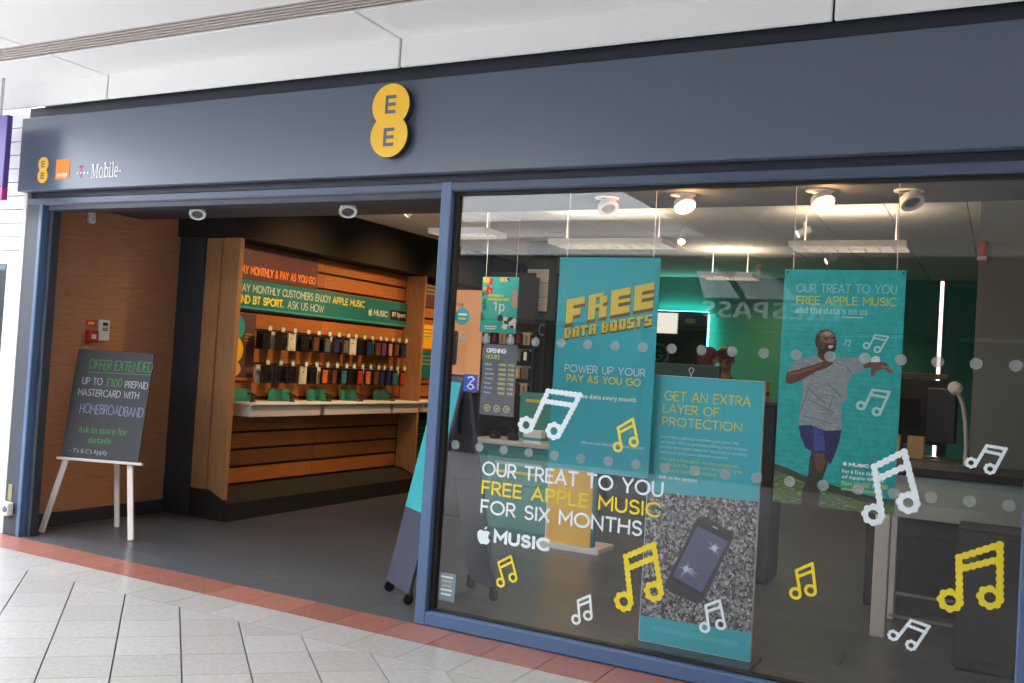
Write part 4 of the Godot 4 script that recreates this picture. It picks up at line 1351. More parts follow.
func runner_print() -> Image:
	var w := 448
	var h := 896
	var im := Image.create(w, h, false, Image.FORMAT_RGB8)
	var n := FastNoiseLite.new()
	n.seed = 4
	n.frequency = 0.02
	for y in h:
		for x in w:
			var v := n.get_noise_2d(x, y) * 0.06 + n.get_noise_2d(x * 4, y * 9) * 0.05
			var t := float(y) / h
			im.set_pixel(x, y, Color(0.17 + v - 0.08 * t, 0.72 + v - 0.08 * t, 0.71 + v - 0.09 * t))
	# painted brick courses in the photographed wall
	for r in 34:
		var y := int(h * (0.2 + r * 0.024))
		for x in w:
			if n.get_noise_2d(x * 2.0, r * 90.0) > -0.18:
				var yy := clampi(y + int(n.get_noise_2d(x, r * 31.0) * 3), 0, h - 1)
				var c := im.get_pixel(x, yy)
				im.set_pixel(x, yy, c.darkened(0.16))
				im.set_pixel(x, mini(yy + 1, h - 1), c.darkened(0.1))
	var S := {"head": [0.289, 0.308, 0.295, 0.277, 0.336, 0.256, 0.395, 0.252, 0.448, 0.268, 0.472, 0.300, 0.468, 0.330, 0.440, 0.352, 0.390, 0.359, 0.328, 0.346, 0.300, 0.323],
		"head_lit": [0.330, 0.275, 0.365, 0.258, 0.41, 0.257, 0.44, 0.272, 0.452, 0.296, 0.44, 0.31, 0.36, 0.31, 0.33, 0.3],
		"beard": [0.322, 0.333, 0.370, 0.341, 0.398, 0.314, 0.456, 0.311, 0.469, 0.334, 0.440, 0.354, 0.390, 0.360, 0.341, 0.350], "mouth": [0.400, 0.321, 0.445, 0.317, 0.438, 0.330, 0.410, 0.334],
		"eye_a": [0.365, 0.287, 0.395, 0.29, 0.393, 0.296, 0.366, 0.293], "eye_b": [0.425, 0.287, 0.455, 0.284, 0.454, 0.290, 0.427, 0.293], "ear": [0.289, 0.303, 0.308, 0.303, 0.314, 0.325, 0.300, 0.329],
		"neck": [0.315, 0.333, 0.319, 0.377, 0.376, 0.393, 0.459, 0.375, 0.447, 0.343],
		"shirt_top": [0.067, 0.440, 0.108, 0.404, 0.184, 0.378, 0.313, 0.366, 0.376, 0.390, 0.459, 0.373, 0.526, 0.365, 0.693, 0.365, 0.715, 0.392, 0.706, 0.415, 0.604, 0.439, 0.584, 0.473, 0.570, 0.550, 0.235, 0.562, 0.217, 0.519, 0.201, 0.476, 0.141, 0.465],
		"shirt_low": [0.212, 0.489, 0.206, 0.544, 0.196, 0.603, 0.186, 0.666, 0.289, 0.658, 0.424, 0.679, 0.550, 0.669, 0.536, 0.565, 0.570, 0.478],
		"arm_l": [0.064, 0.443, 0.054, 0.480, 0.073, 0.490, 0.108, 0.492, 0.194, 0.472, 0.311, 0.433, 0.395, 0.416, 0.453, 0.395, 0.434, 0.381, 0.359, 0.390, 0.274, 0.408, 0.154, 0.429],
		"arm_r": [0.695, 0.393, 0.768, 0.378, 0.874, 0.379, 0.942, 0.415, 0.918, 0.423, 0.860, 0.405, 0.805, 0.419, 0.782, 0.439, 0.757, 0.433, 0.762, 0.403, 0.705, 0.409], "band": [0.755, 0.367, 0.790, 0.354, 0.826, 0.359, 0.828, 0.379, 0.760, 0.382],
		"shorts": [0.189, 0.666, 0.289, 0.660, 0.424, 0.679, 0.550, 0.670, 0.534, 0.722, 0.500, 0.781, 0.471, 0.818, 0.445, 0.805, 0.447, 0.776, 0.416, 0.765, 0.318, 0.771, 0.258, 0.760, 0.211, 0.712], "shorts_hi": [0.314, 0.661, 0.394, 0.677, 0.429, 0.762, 0.331, 0.770],
		"leg": [0.309, 0.770, 0.416, 0.765, 0.447, 0.776, 0.451, 0.817, 0.412, 0.885, 0.395, 0.952, 0.385, 1.019, 0.242, 1.028, 0.252, 0.936, 0.294, 0.867, 0.297, 0.808], "knee": [0.335, 0.777, 0.417, 0.773, 0.438, 0.818, 0.401, 0.853, 0.350, 0.839],
		"grass": [-0.02, 0.845, 0.126, 0.863, 0.263, 0.885, 0.481, 0.914, 0.725, 0.941, 1.022, 0.948, 1.030, 1.027, -0.054, 1.097], "soil": [-0.02, 0.835, 0.126, 0.853, 0.263, 0.875, 0.481, 0.900, 0.725, 0.925, 1.022, 0.938, 1.030, 0.958, 0.725, 0.956, 0.48, 0.932, 0.26, 0.903, 0.12, 0.88, -0.05, 0.862]}
	fill_poly(im, S.grass, Color(0.30, 0.40, 0.22))
	scatter(im, S.grass, 900, 0.05, 0.004, [Color(0.42, 0.52, 0.28), Color(0.22, 0.30, 0.17), Color(0.52, 0.60, 0.38), Color(0.34, 0.44, 0.22), Color(0.60, 0.64, 0.50)], 0.35)
	fill_poly(im, S.soil, Color(0.20, 0.24, 0.18))
	scatter(im, S.soil, 260, 0.03, 0.004, [Color(0.14, 0.16, 0.13), Color(0.30, 0.34, 0.22), Color(0.36, 0.33, 0.26)], 0.6)
	fill_poly(im, S.leg, Color(0.22, 0.18, 0.17))
	scatter(im, S.leg, 160, 0.035, 0.006, [Color(0.17, 0.13, 0.13), Color(0.28, 0.22, 0.20), Color(0.24, 0.17, 0.14)], 0.25, true)
	fill_poly(im, S.knee, Color(0.40, 0.27, 0.21))
	scatter(im, S.knee, 60, 0.02, 0.005, [Color(0.50, 0.35, 0.28), Color(0.33, 0.21, 0.17)], 0.3, true)
	fill_poly(im, S.shorts, Color(0.16, 0.16, 0.38))
	scatter(im, S.shorts, 90, 0.05, 0.005, [Color(0.12, 0.12, 0.30), Color(0.20, 0.20, 0.46)], 0.35, true)
	fill_poly(im, S.shorts_hi, Color(0.25, 0.27, 0.55))
	scatter(im, S.shorts_hi, 50, 0.04, 0.005, [Color(0.32, 0.34, 0.64), Color(0.21, 0.22, 0.48)], 0.3, true)
	fill_poly(im, S.neck, Color(0.34, 0.22, 0.17))
	for q: Array in [S.shirt_top, S.shirt_low]:
		fill_poly(im, q, Color(0.56, 0.60, 0.61))
		scatter(im, q, 520, 0.05, 0.0028, [Color(0.66, 0.70, 0.71), Color(0.46, 0.50, 0.52), Color(0.60, 0.64, 0.65), Color(0.40, 0.44, 0.46), Color(0.70, 0.73, 0.73)], 0.4)
	for c: Array in [[0.30, 0.43, 0.20, 0.60], [0.52, 0.44, 0.42, 0.60], [0.26, 0.55, 0.48, 0.60], [0.22, 0.62, 0.46, 0.645], [0.40, 0.47, 0.53, 0.53], [0.56, 0.40, 0.60, 0.43], [0.20, 0.41, 0.30, 0.45], [0.24, 0.50, 0.40, 0.56]]:
		# folds of the photographed shirt
		fill_poly(im, [c[0], c[1], c[2] + 0.012, c[3], c[2] - 0.004, c[3] + 0.005, c[0] - 0.006, c[1] + 0.004], Color(0.46, 0.50, 0.52))
	fill_poly(im, S.head, Color(0.36, 0.24, 0.19))
	scatter(im, S.head, 70, 0.02, 0.005, [Color(0.30, 0.20, 0.16), Color(0.42, 0.28, 0.22)], 0.8, true)
	fill_poly(im, S.head_lit, Color(0.52, 0.38, 0.32))
	fill_poly(im, [0.35, 0.270, 0.375, 0.259, 0.41, 0.260, 0.425, 0.272, 0.39, 0.28], Color(0.70, 0.58, 0.53))
	fill_poly(im, [0.405, 0.292, 0.418, 0.290, 0.424, 0.309, 0.404, 0.311], Color(0.60, 0.43, 0.35))
	fill_poly(im, S.ear, Color(0.34, 0.21, 0.16))
	fill_poly(im, S.beard, Color(0.20, 0.14, 0.12))
	fill_poly(im, S.mouth, Color(0.86, 0.80, 0.76))
	fill_poly(im, S.eye_a, Color(0.15, 0.1, 0.09))
	fill_poly(im, S.eye_b, Color(0.15, 0.1, 0.09))
	fill_poly(im, S.arm_l, Color(0.38, 0.23, 0.17))
	scatter(im, S.arm_l, 60, 0.04, 0.005, [Color(0.46, 0.29, 0.21), Color(0.30, 0.18, 0.14)], 0.4)
	fill_poly(im, [0.07, 0.446, 0.16, 0.436, 0.28, 0.415, 0.36, 0.396, 0.36, 0.404, 0.28, 0.425, 0.16, 0.448, 0.08, 0.456], Color(0.52, 0.34, 0.25))
	fill_poly(im, S.arm_r, Color(0.44, 0.30, 0.24))
	fill_poly(im, [0.84, 0.392, 0.90, 0.396, 0.945, 0.418, 0.93, 0.419, 0.89, 0.402, 0.84, 0.399], Color(0.60, 0.46, 0.38))
	fill_poly(im, S.band, Color(0.86, 0.88, 0.88))
	return im

# short strokes of the given colours inside an outline of the print
func scatter(im: Image, poly: Array, n: int, l: float, t: float, cols: Array, turn: float, upright := false) -> void:
	var pv := PackedVector2Array()
	var lo := Vector2(9, 9)
	var hi := Vector2(-9, -9)
	for i in range(0, poly.size(), 2):
		var p := Vector2(poly[i], poly[i + 1])
		pv.append(p)
		lo = lo.min(p)
		hi = hi.max(p)
	for i in n:
		var p := Vector2(rng.randf_range(lo.x, hi.x), rng.randf_range(lo.y, hi.y))
		var a := rng.randf_range(-turn, turn) + (PI / 2 if upright else 0.0)
		var d := Vector2(cos(a), sin(a) * 0.48) * l * rng.randf_range(0.4, 1.0)
		if not (Geometry2D.is_point_in_polygon(p, pv) and Geometry2D.is_point_in_polygon(p + d, pv)):
			continue
		var o := Vector2(-sin(a), cos(a) * 0.48) * t
		fill_poly(im, [p.x - o.x, p.y - o.y, p.x + d.x, p.y + d.y, p.x + o.x, p.y + o.y], cols[i % cols.size()])

func phone_print(im: Image) -> void:
	im.fill(Color(0.25, 0.72, 0.77))
	var gv := [0.0, 0.443, 1.0, 0.43, 1.0, 0.897, 0.0, 0.908]
	fill_poly(im, gv, Color(0.36, 0.36, 0.38))
	# gravel: thousands of small stones
	for i in 7000:
		var u := rng.randf()
		var v := rng.randf_range(0.436, 0.903)
		if v < 0.443 - 0.013 * u + 0.004 or v > 0.908 - 0.011 * u - 0.004:
			continue
		var g := rng.randf_range(0.12, 0.78)
		var s := rng.randf_range(0.008, 0.02)
		var a := rng.randf() * TAU
		var q := []
		for k in 5:
			var t := a + TAU * k / 5 + rng.randf_range(-0.3, 0.3)
			q.append(u + cos(t) * s * rng.randf_range(0.7, 1.2))
			q.append(v + sin(t) * s * 0.45 * rng.randf_range(0.7, 1.2))
		fill_poly(im, q, Color(g, g * 0.985, g * 1.0))
	fill_poly(im, [0.478, 0.515, 0.528, 0.507, 0.781, 0.549, 0.806, 0.568, 0.787, 0.592, 0.570, 0.815, 0.522, 0.831, 0.249, 0.799, 0.215, 0.778, 0.237, 0.751], Color(0.21, 0.21, 0.24))
	fill_poly(im, [0.487, 0.522, 0.784, 0.564, 0.556, 0.801, 0.248, 0.755], Color(0.12, 0.12, 0.15))
	fill_poly(im, [0.482, 0.545, 0.762, 0.587, 0.554, 0.786, 0.280, 0.743], Color(0.36, 0.38, 0.50))
	fill_poly(im, [0.62, 0.536, 0.665, 0.543, 0.66, 0.549, 0.615, 0.542], Color(0.7, 0.7, 0.72))
	for c: Array in [[0.399, 0.709, 46, 0.13], [0.643, 0.618, 26, 0.09]]:
		for i in int(c[2]):
			var t := rng.randf() * TAU
			var l: float = c[3] * rng.randf_range(0.25, 1.0)
			var b := Vector2(c[0] + cos(t) * l, c[1] + sin(t) * l * 0.42)
			# keep inside the screen
			var sc := PackedVector2Array([Vector2(0.482, 0.545), Vector2(0.762, 0.587), Vector2(0.554, 0.786), Vector2(0.280, 0.743)])
			if not Geometry2D.is_point_in_polygon(b, sc):
				continue
			fill_poly(im, [c[0], c[1] - 0.003, b.x, b.y, c[0] + 0.003, c[1] + 0.003], Color(0.72, 0.75, 0.82))
		fill_poly(im, [c[0] - 0.03, c[1], c[0], c[1] - 0.014, c[0] + 0.03, c[1], c[0], c[1] + 0.014], Color(0.86, 0.88, 0.92))
	im.fill_rect(Rect2i(60, 1080, 400, 22), Color(0.33, 0.76, 0.80))

# ---------------------------------------------------------------- wheeled A-frame
func wheeled_stand() -> void:
	var c1 := Vector3(-0.575, 0, -0.59)
	var e := Vector3(0.797, 0, 0.604)
	var n := Vector3(0.604, 0, -0.797)
	var w := 0.42
	var s := thing("wheeled_sign_stand", "dark A-shaped sign stand on castors with a teal poster by the mullion", "sign stand", c1)
	var navy := mat(rgb(62, 66, 82), 0.45)
	var H := 1.5
	for side in 2:
		var foot := n * (0.0 if side == 0 else 0.62)
		var top := n * (0.30 if side == 0 else 0.32)
		foot.y = 0.07
		top.y = H
		var up := (top - foot).normalized()
		var out := e.cross(up) * (-1.0 if side == 0 else 1.0)
		var bs := Basis(e, up, e.cross(up))
		var st := new_st()
		add_box(st, (foot + top) / 2 + e * (w / 2), Vector3(w, (top - foot).length(), 0.025), 0.004, bs)
		part(s, "panel", st.commit(), navy)
		if side == 0:
			# poster on the outer face
			var fz: Vector3 = e.cross(up)
			if fz.dot(Vector3(-0.6, 0, 0.8)) < 0:
				fz = -fz
			var st2 := new_st()
			add_box(st2, foot + up * 0.97 + e * (w / 2) + fz * 0.0145, Vector3(w - 0.02, 0.9, 0.003), 0.0, bs)
			part(s, "poster", st2.commit(), M.teal)
			var st3 := new_st()
			add_box(st3, foot + up * 0.80 + e * (w - 0.09) + fz * 0.0165, Vector3(0.13, 0.42, 0.002), 0.0, bs)
			part(s, "poster_print", st3.commit(), M.ink_white)
		for k: float in [0.03, w - 0.03]:
			var c := n * (0.0 if side == 0 else 0.62) + e * k
			c.y = 0.035
			var wheel := tube(c - e * 0.012, c + e * 0.012, 0.035, 0.035, 18)
			part(s, "castor", wheel, M.black)
			part(s, "castor_fork", boxm(Vector3(0.03, 0.05, 0.03), 0.003), M.black, c + Vector3(0, 0.035, 0) + n * (0.012 if side == 0 else -0.012))
	var a := n * 0.31 + Vector3(0, H, 0)
	part(s, "ridge_bar", tube(a, a + e * w, 0.016, 0.016, 10), M.black)

# ---------------------------------------------------------------- middle of the shop
func shop_middle() -> void:
	# yellow floor stand
	var y := thing("yellow_floor_stand", "yellow upright panel on a white base beyond the window lettering", "display stand", Vector3(-0.46, 0, -3.02))
	part(y, "base", boxm(Vector3(0.56, 0.05, 0.4), 0.006), M.white, Vector3(0.25, 0.025, -0.14))
	part(y, "panel", boxm(Vector3(0.42, 0.95, 0.05), 0.004), M.yellow, Vector3(0.215, 0.525, -0.03))
	part(y, "edge_strip", boxm(Vector3(0.012, 0.95, 0.055), 0.002), M.white, Vector3(0.0, 0.525, -0.03))
	part(y, "edge_strip", boxm(Vector3(0.03, 0.95, 0.055), 0.002), M.teal_dark, Vector3(0.44, 0.525, -0.03))
	# teal counter and back panel with accessories
	var c := thing("teal_counter", "teal fronted accessory counter behind the large white note", "counter", Vector3(-1.28, 0, -3.5))
	part(c, "body", boxm(Vector3(0.80, 0.86, 0.5), 0.006), M.teal_dark, Vector3(0.42, 0.43, 0.2))
	part(c, "front_panel", boxm(Vector3(0.62, 0.7, 0.012), 0.002), mat(rgb(58, 148, 138), 0.5), Vector3(0.5, 0.45, 0.457))
	part(c, "worktop", boxm(Vector3(0.86, 0.04, 0.56), 0.006), mat(rgb(196, 190, 180), 0.4), Vector3(0.42, 0.88, 0.2))
	var bk := thing("counter_sign", "upright green-teal sign standing on the back of the accessory counter", "sign", Vector3(-1.28, 0.90, -3.55))
	part(bk, "board", boxm(Vector3(0.52, 0.45, 0.02), 0.003), mat(rgb(64, 150, 136), 0.5), Vector3(0.52, 0.226, 0.02))
	part(bk, "print_line", boxm(Vector3(0.4, 0.03, 0.002)), M.ink_yellow, Vector3(0.52, 0.37, 0.032))
	part(c, "print_line", boxm(Vector3(0.46, 0.03, 0.002)), mat(rgb(140, 196, 200), 0.5), Vector3(0.5, 0.7, 0.465))
	part(c, "print_line", boxm(Vector3(0.4, 0.025, 0.002)), M.ink_yellow, Vector3(0.48, 0.62, 0.465))
	var hp := thing("headset", "black headset lying on the teal counter top", "headset", Vector3(-1.02, 0.90, -3.2))
	part(hp, "ear_cup", lathe([Vector2(0, 0), Vector2(0.05, 0.0), Vector2(0.055, 0.02), Vector2(0.045, 0.06), Vector2(0, 0.065)], 16), M.black, Vector3(-0.09, 0.0, 0.0))
	part(hp, "ear_cup", lathe([Vector2(0, 0), Vector2(0.05, 0.0), Vector2(0.055, 0.02), Vector2(0.045, 0.06), Vector2(0, 0.065)], 16), M.black, Vector3(0.1, 0.0, 0.0))
	var st := new_st()
	var pa := arc(0, 0.02, 0.1, 0.13, 0, 180, 12)
	for i in pa.size() - 1:
		add_tube(st, Vector3(pa[i].x, pa[i].y, 0), Vector3(pa[i + 1].x, pa[i + 1].y, 0), 0.014, 0.014, 8)
	part(hp, "headband", st.commit(), M.black)
	var bx := thing("boxed_accessory", "white accessory box standing on the teal counter", "box", Vector3(-0.66, 0.90, -3.1))
	part(bx, "carton", boxm(Vector3(0.18, 0.12, 0.1), 0.003), M.white, Vector3(0, 0.06, 0))
	part(bx, "band", boxm(Vector3(0.182, 0.03, 0.102), 0.002), M.teal, Vector3(0, 0.04, 0))
	# rack of packs above it
	var r := thing("accessory_rack", "black rack of hanging accessory packs behind the opening hours panel", "rack", Vector3(-1.66, 0, -3.88))
	part(r, "post", boxm(Vector3(0.04, 2.5, 0.04), 0.003), M.black, Vector3(0.02, 1.25, 0))
	part(r, "post", boxm(Vector3(0.04, 2.5, 0.04), 0.003), M.black, Vector3(0.58, 1.25, 0))
	part(r, "back_panel", boxm(Vector3(0.52, 1.2, 0.015), 0.002), mat(rgb(36, 25, 22), 0.6), Vector3(0.3, 1.95, -0.01))
	for k in 4:
		part(r, "rail", boxm(Vector3(0.54, 0.02, 0.03), 0.002), M.metal, Vector3(0.3, 1.42 + k * 0.17, 0.02))
		for i in 6:
			var pk := thing("accessory_pack", "small %s pack in the %s row of the black rack, %s from the peach panel" % [["green", "dark", "tan"][(i + k) % 3], ["lowest", "third", "second", "top"][k], NTH[i]], "pack", Vector3(-1.585 + i * 0.09, 1.385 + k * 0.17, -3.83), 0, "accessory packs on the black rack")
			part(pk, "card", boxm(Vector3(0.075, 0.125, 0.012), 0.002), [mat(rgb(84, 108, 84), 0.5), M.black, mat(rgb(190, 150, 110), 0.5)][(i + k) % 3], Vector3(0, -0.02, 0))
			part(pk, "product", boxm(Vector3(0.03, 0.085, 0.016), 0.006), [M.white, mat(rgb(120, 124, 120), 0.4), mat(rgb(150, 40, 36), 0.4)][(i * 2 + k) % 3], Vector3(0, -0.025, 0.013))
	# hanging penny poster
	var w := 0.375
	var h := 0.52
	var p := thing("small_hanging_poster", "small teal poster with a white price and colourful border hanging above the hours panel", "poster", Vector3(-1.242, 1.895, -3.0))
	part(p, "sheet", boxm(Vector3(w, h, 0.006)), mat(rgb(48, 190, 184), 0.5), Vector3(w / 2, h / 2, -0.003))
	type_text(p, "1p", Vector3(0.13, 0.17, 0.001), 0.115, 0.12, M.ink_white)
	for a: Array in [[0.15, 0.345, 0.16, 0.018, M.ink_yellow], [0.18, 0.31, 0.22, 0.018, M.ink_yellow], [0.11, 0.055, 0.13, 0.01, M.ink_white], [0.11, 0.035, 0.11, 0.01, M.ink_white]]:
		part(p, "print_line", boxm(Vector3(a[2], a[3], 0.0004)), a[4], Vector3(a[0], a[1], 0.001))
	var cols := [rgb(196, 40, 52), rgb(240, 236, 220), rgb(36, 120, 80), rgb(230, 190, 60), rgb(30, 34, 40), rgb(214, 150, 150)]
	for k in 46:
		var q := PackedVector2Array()
		var c0 := Vector2(rng.randf_range(0.02, 0.1), rng.randf_range(0.36, 0.5)) if k % 3 == 0 else (Vector2(rng.randf_range(0.2, 0.355), rng.randf_range(0.03, 0.14)) if k % 3 == 1 else (Vector2(rng.randf_range(0.015, 0.04), rng.randf_range(0.1, 0.36)) if k % 2 == 0 else Vector2(rng.randf_range(0.33, 0.36), rng.randf_range(0.25, 0.42))))
		if k > 40:
			c0 = Vector2(rng.randf_range(0.19, 0.28), 0.5)
		var rr := rng.randf_range(0.02, 0.04)
		var a0 := rng.randf() * TAU
		for i in 5:
			q.append((c0 + Vector2(cos(a0 + TAU * i / 5), sin(a0 + TAU * i / 5)) * rr * rng.randf_range(0.6, 1.1)).clamp(Vector2(0.002, 0.002), Vector2(w - 0.002, h - 0.002)))
		var ms: Mesh = null
		if Geometry2D.triangulate_polygon(q).size() > 0:
			ms = prism(q, 0.0, 0.001 + 0.00002 * k)
			part(p, "print_patch", ms, mat(cols[k % 6], 0.6))
	for x: float in [0.03, w - 0.03]:
		part(p, "cord", tube(Vector3(x, h - 0.01, -0.006), Vector3(x, 3.10 - 1.895, -0.006), 0.002, 0.002, 5), M.ink_white)
	# peach advertising panel on a black cabinet
	var a := thing("advert_cabinet", "tall peach advertising panel on a black cabinet beside the wooden rear bay", "display cabinet", Vector3(-2.16, 0, -4.05), -0.1)
	part(a, "cabinet", boxm(Vector3(0.46, 1.28, 0.3), 0.008), M.black, Vector3(0.2, 0.64, 0.05))
	part(a, "lit_panel", boxm(Vector3(0.42, 1.06, 0.03), 0.003), glow(rgb(232, 166, 116), 0.45), Vector3(0.22, 1.84, 0.0))
	apple_mark(a, Vector3(0.05, 2.19, 0.016), 0.05, M.charcoal)
	type_text(a, "Pay", Vector3(0.075, 2.18, 0.016), 0.11, 0.06, M.charcoal)
	part(a, "ledge", boxm(Vector3(0.46, 0.03, 0.2), 0.004), mat(rgb(226, 164, 112), 0.5), Vector3(0.22, 1.305, 0.1))
	var ph := thing("demo_terminal", "dark card terminal on a stalk before the peach panel", "terminal", Vector3(-2.02, 1.325, -3.86), -0.3)
	part(ph, "stalk", tube(Vector3(0, 0, 0), Vector3(0, 0.3, 0), 0.03, 0.022, 12), M.black)
	part(ph, "body", boxm(Vector3(0.14, 0.36, 0.06), 0.02), mat(rgb(40, 46, 36), 0.4), Vector3(0.02, 0.42, 0))
	part(ph, "screen", boxm(Vector3(0.1, 0.12, 0.004), 0.001), mat(rgb(70, 90, 60), 0.15), Vector3(0.02, 0.5, 0.031))
	for k in 2:
		tag(part(self, "demo_phone", boxm(Vector3(0.05, 0.1, 0.02), 0.005), M.black, Vector3(-2.05 + 0.13 * k, 1.375, -3.80)), "small black demo phone on the peach ledge, %s the rear slatwall" % ["nearer to", "further from"][k], "phone", "demo phones on the peach ledge")
	# dark partition behind
	struct1("wall_partition", boxm(Vector3(1.8, 2.78, 0.15)), mat(rgb(40, 34, 32), 0.6), Vector3(-2.12, 1.39, -6.6))
	# slim column with pale and dark panels
	var col := thing("panelled_column", "slim column with pale ribbed panels above a dark lettered panel", "column", Vector3(-1.255, 0, -4.1))
	part(col, "core", boxm(Vector3(0.25, 2.9, 0.2), 0.004), M.black, Vector3(0.12, 1.45, -0.02))
	for k in 3:
		part(col, "pale_panel", boxm(Vector3(0.235, 0.14, 0.012), 0.003), mat(rgb(196, 196, 194), 0.5), Vector3(0.12, 2.24 + k * 0.145, 0.087))
	part(col, "dark_panel", boxm(Vector3(0.235, 1.3, 0.012), 0.003), mat(rgb(52, 66, 68), 0.5), Vector3(0.12, 1.5, 0.087))
	type_text(col, "arc", Vector3(0.0, 1.92, 0.095), 0.23, 0.12, mat(rgb(150, 164, 164), 0.6))

# ---------------------------------------------------------------- rear of the shop
func shop_back() -> void:
	# backlit dark panel on the green wall
	var b := thing("backlit_panel", "dark green wall panel with teal light glowing around its edges", "panel", Vector3(-1.60, 1.05, -9.38))
	part(b, "board", boxm(Vector3(0.82, 1.52, 0.05), 0.006), mat(rgb(24, 52, 50), 0.5), Vector3(0.41, 0.76, 0.0))
	part(b, "light_strip", boxm(Vector3(0.03, 1.46, 0.03)), glow(Color(0.45, 1.0, 0.92), 9.0), Vector3(0.815, 0.75, -0.055))
	part(b, "light_strip", boxm(Vector3(0.8, 0.03, 0.03)), glow(Color(0.45, 1.0, 0.92), 9.0), Vector3(0.41, 1.515, -0.055))
	for a: Array in [[Vector3(0.86, 0.75, -0.05), Vector2(1.4, 0.04), PI / 2], [Vector3(0.41, 1.56, -0.05), Vector2(0.8, 0.04), 0.0]]:
		var l := AreaLight3D.new()
		l.name = "panel_light_source"
		l.area_size = a[1]
		l.light_color = Color(0.45, 1.0, 0.92)
		l.light_energy = 0.12
		l.area_range = 12.0
		l.shadow_enabled = true
		b.add_child(l)
		l.position = a[0]
		if a[2] > 0:
			l.area_size = Vector2(0.04, 1.4)
			l.rotation.y = -PI / 2
		else:
			l.rotation.x = PI / 2
	var st := new_st()
	add_stroke(st, arc(0, 0, 0.16, 0.16, 0, 360, 30), 0.02)
	part(b, "ring_print", st.commit(), mat(rgb(110, 140, 130), 0.6), Vector3(0.1, 0.85, 0.027))
	words(b, "lettering", mat(rgb(110, 140, 130), 0.6), Vector3(0.02, 0.76, 0.027), ["G", 0.15, 0.17, 0.014])
	part(b, "print_line", boxm(Vector3(0.15, 0.07, 0.001)), mat(rgb(150, 130, 50), 0.6), Vector3(0.57, 1.38, 0.0265))
	# white light box
	var lb := thing("light_box", "small lit white box on the wall beside the backlit panel", "light box", Vector3(-1.37, 2.38, -9.28))
	part(lb, "lit_screen", boxm(Vector3(0.32, 0.30, 0.05), 0.006), glow(Color(1.0, 0.97, 0.9), 0.9))
	part(lb, "case", boxm(Vector3(0.34, 0.32, 0.03), 0.006), M.white, Vector3(0, 0, -0.035))
	# low dark teal screen before the two people
	var d := thing("desk_screen", "dark teal desk screen with a pin symbol before two people", "screen", Vector3(0.02, 0, -4.4))
	part(d, "board", boxm(Vector3(0.66, 1.7, 0.05), 0.006), mat(rgb(22, 64, 64), 0.5), Vector3(0.33, 0.87, 0))
	part(d, "foot", boxm(Vector3(0.66, 0.03, 0.4), 0.004), M.charcoal, Vector3(0.33, 0.015, 0))
	st = new_st()
	add_stroke(st, arc(0, 0.02, 0.022, 0.022, -40, 220, 16) + [Vector2(0, -0.04), Vector2(0.017, 0.006)], 0.005)
	part(d, "pin_print", st.commit(), mat(rgb(180, 200, 190), 0.6), Vector3(0.38, 1.645, 0.026))
	people()
	# furniture against the green wall
	var s := thing("brown_cupboard", "low brown cupboard against the green back wall", "cupboard", Vector3(0.55, 0, -9.2))
	part(s, "body", boxm(Vector3(1.1, 1.55, 0.4), 0.006), mat(rgb(96, 72, 48), 0.6), Vector3(0.55, 0.775, 0))
	for k in 2:
		var dr := part(s, "door", boxm(Vector3(0.52, 1.4, 0.02), 0.004), mat(rgb(104, 80, 54), 0.6), Vector3(0.28 + k * 0.54, 0.76, 0.205))
		part(dr, "handle", tube(Vector3(0, -0.06, 0), Vector3(0, 0.06, 0), 0.008), M.metal, Vector3(0.2 - 0.4 * k, 0.1, 0.02))
	var yb := thing("yellow_box", "small yellow and black carton on a black tower by the runner poster", "carton", Vector3(1.36, 1.44, -3.0))
	part(yb, "carton", boxm(Vector3(0.1, 0.16, 0.12), 0.004), mat(rgb(206, 160, 40), 0.5), Vector3(0, 0.08, 0))
	part(yb, "band", boxm(Vector3(0.102, 0.03, 0.122), 0.002), M.black, Vector3(0, 0.06, 0))
	var tw := thing("black_tower", "tall narrow black display tower between the phone poster and the runner poster", "display tower", Vector3(1.36, 0, -3.05))
	part(tw, "body", boxm(Vector3(0.3, 1.40, 0.4), 0.006), M.black, Vector3(0, 0.72, 0))
	part(tw, "top", boxm(Vector3(0.34, 0.03, 0.44), 0.004), M.charcoal, Vector3(0, 1.425, 0))
	part(tw, "plinth", boxm(Vector3(0.26, 0.04, 0.36)), M.charcoal, Vector3(0, 0.02, 0))

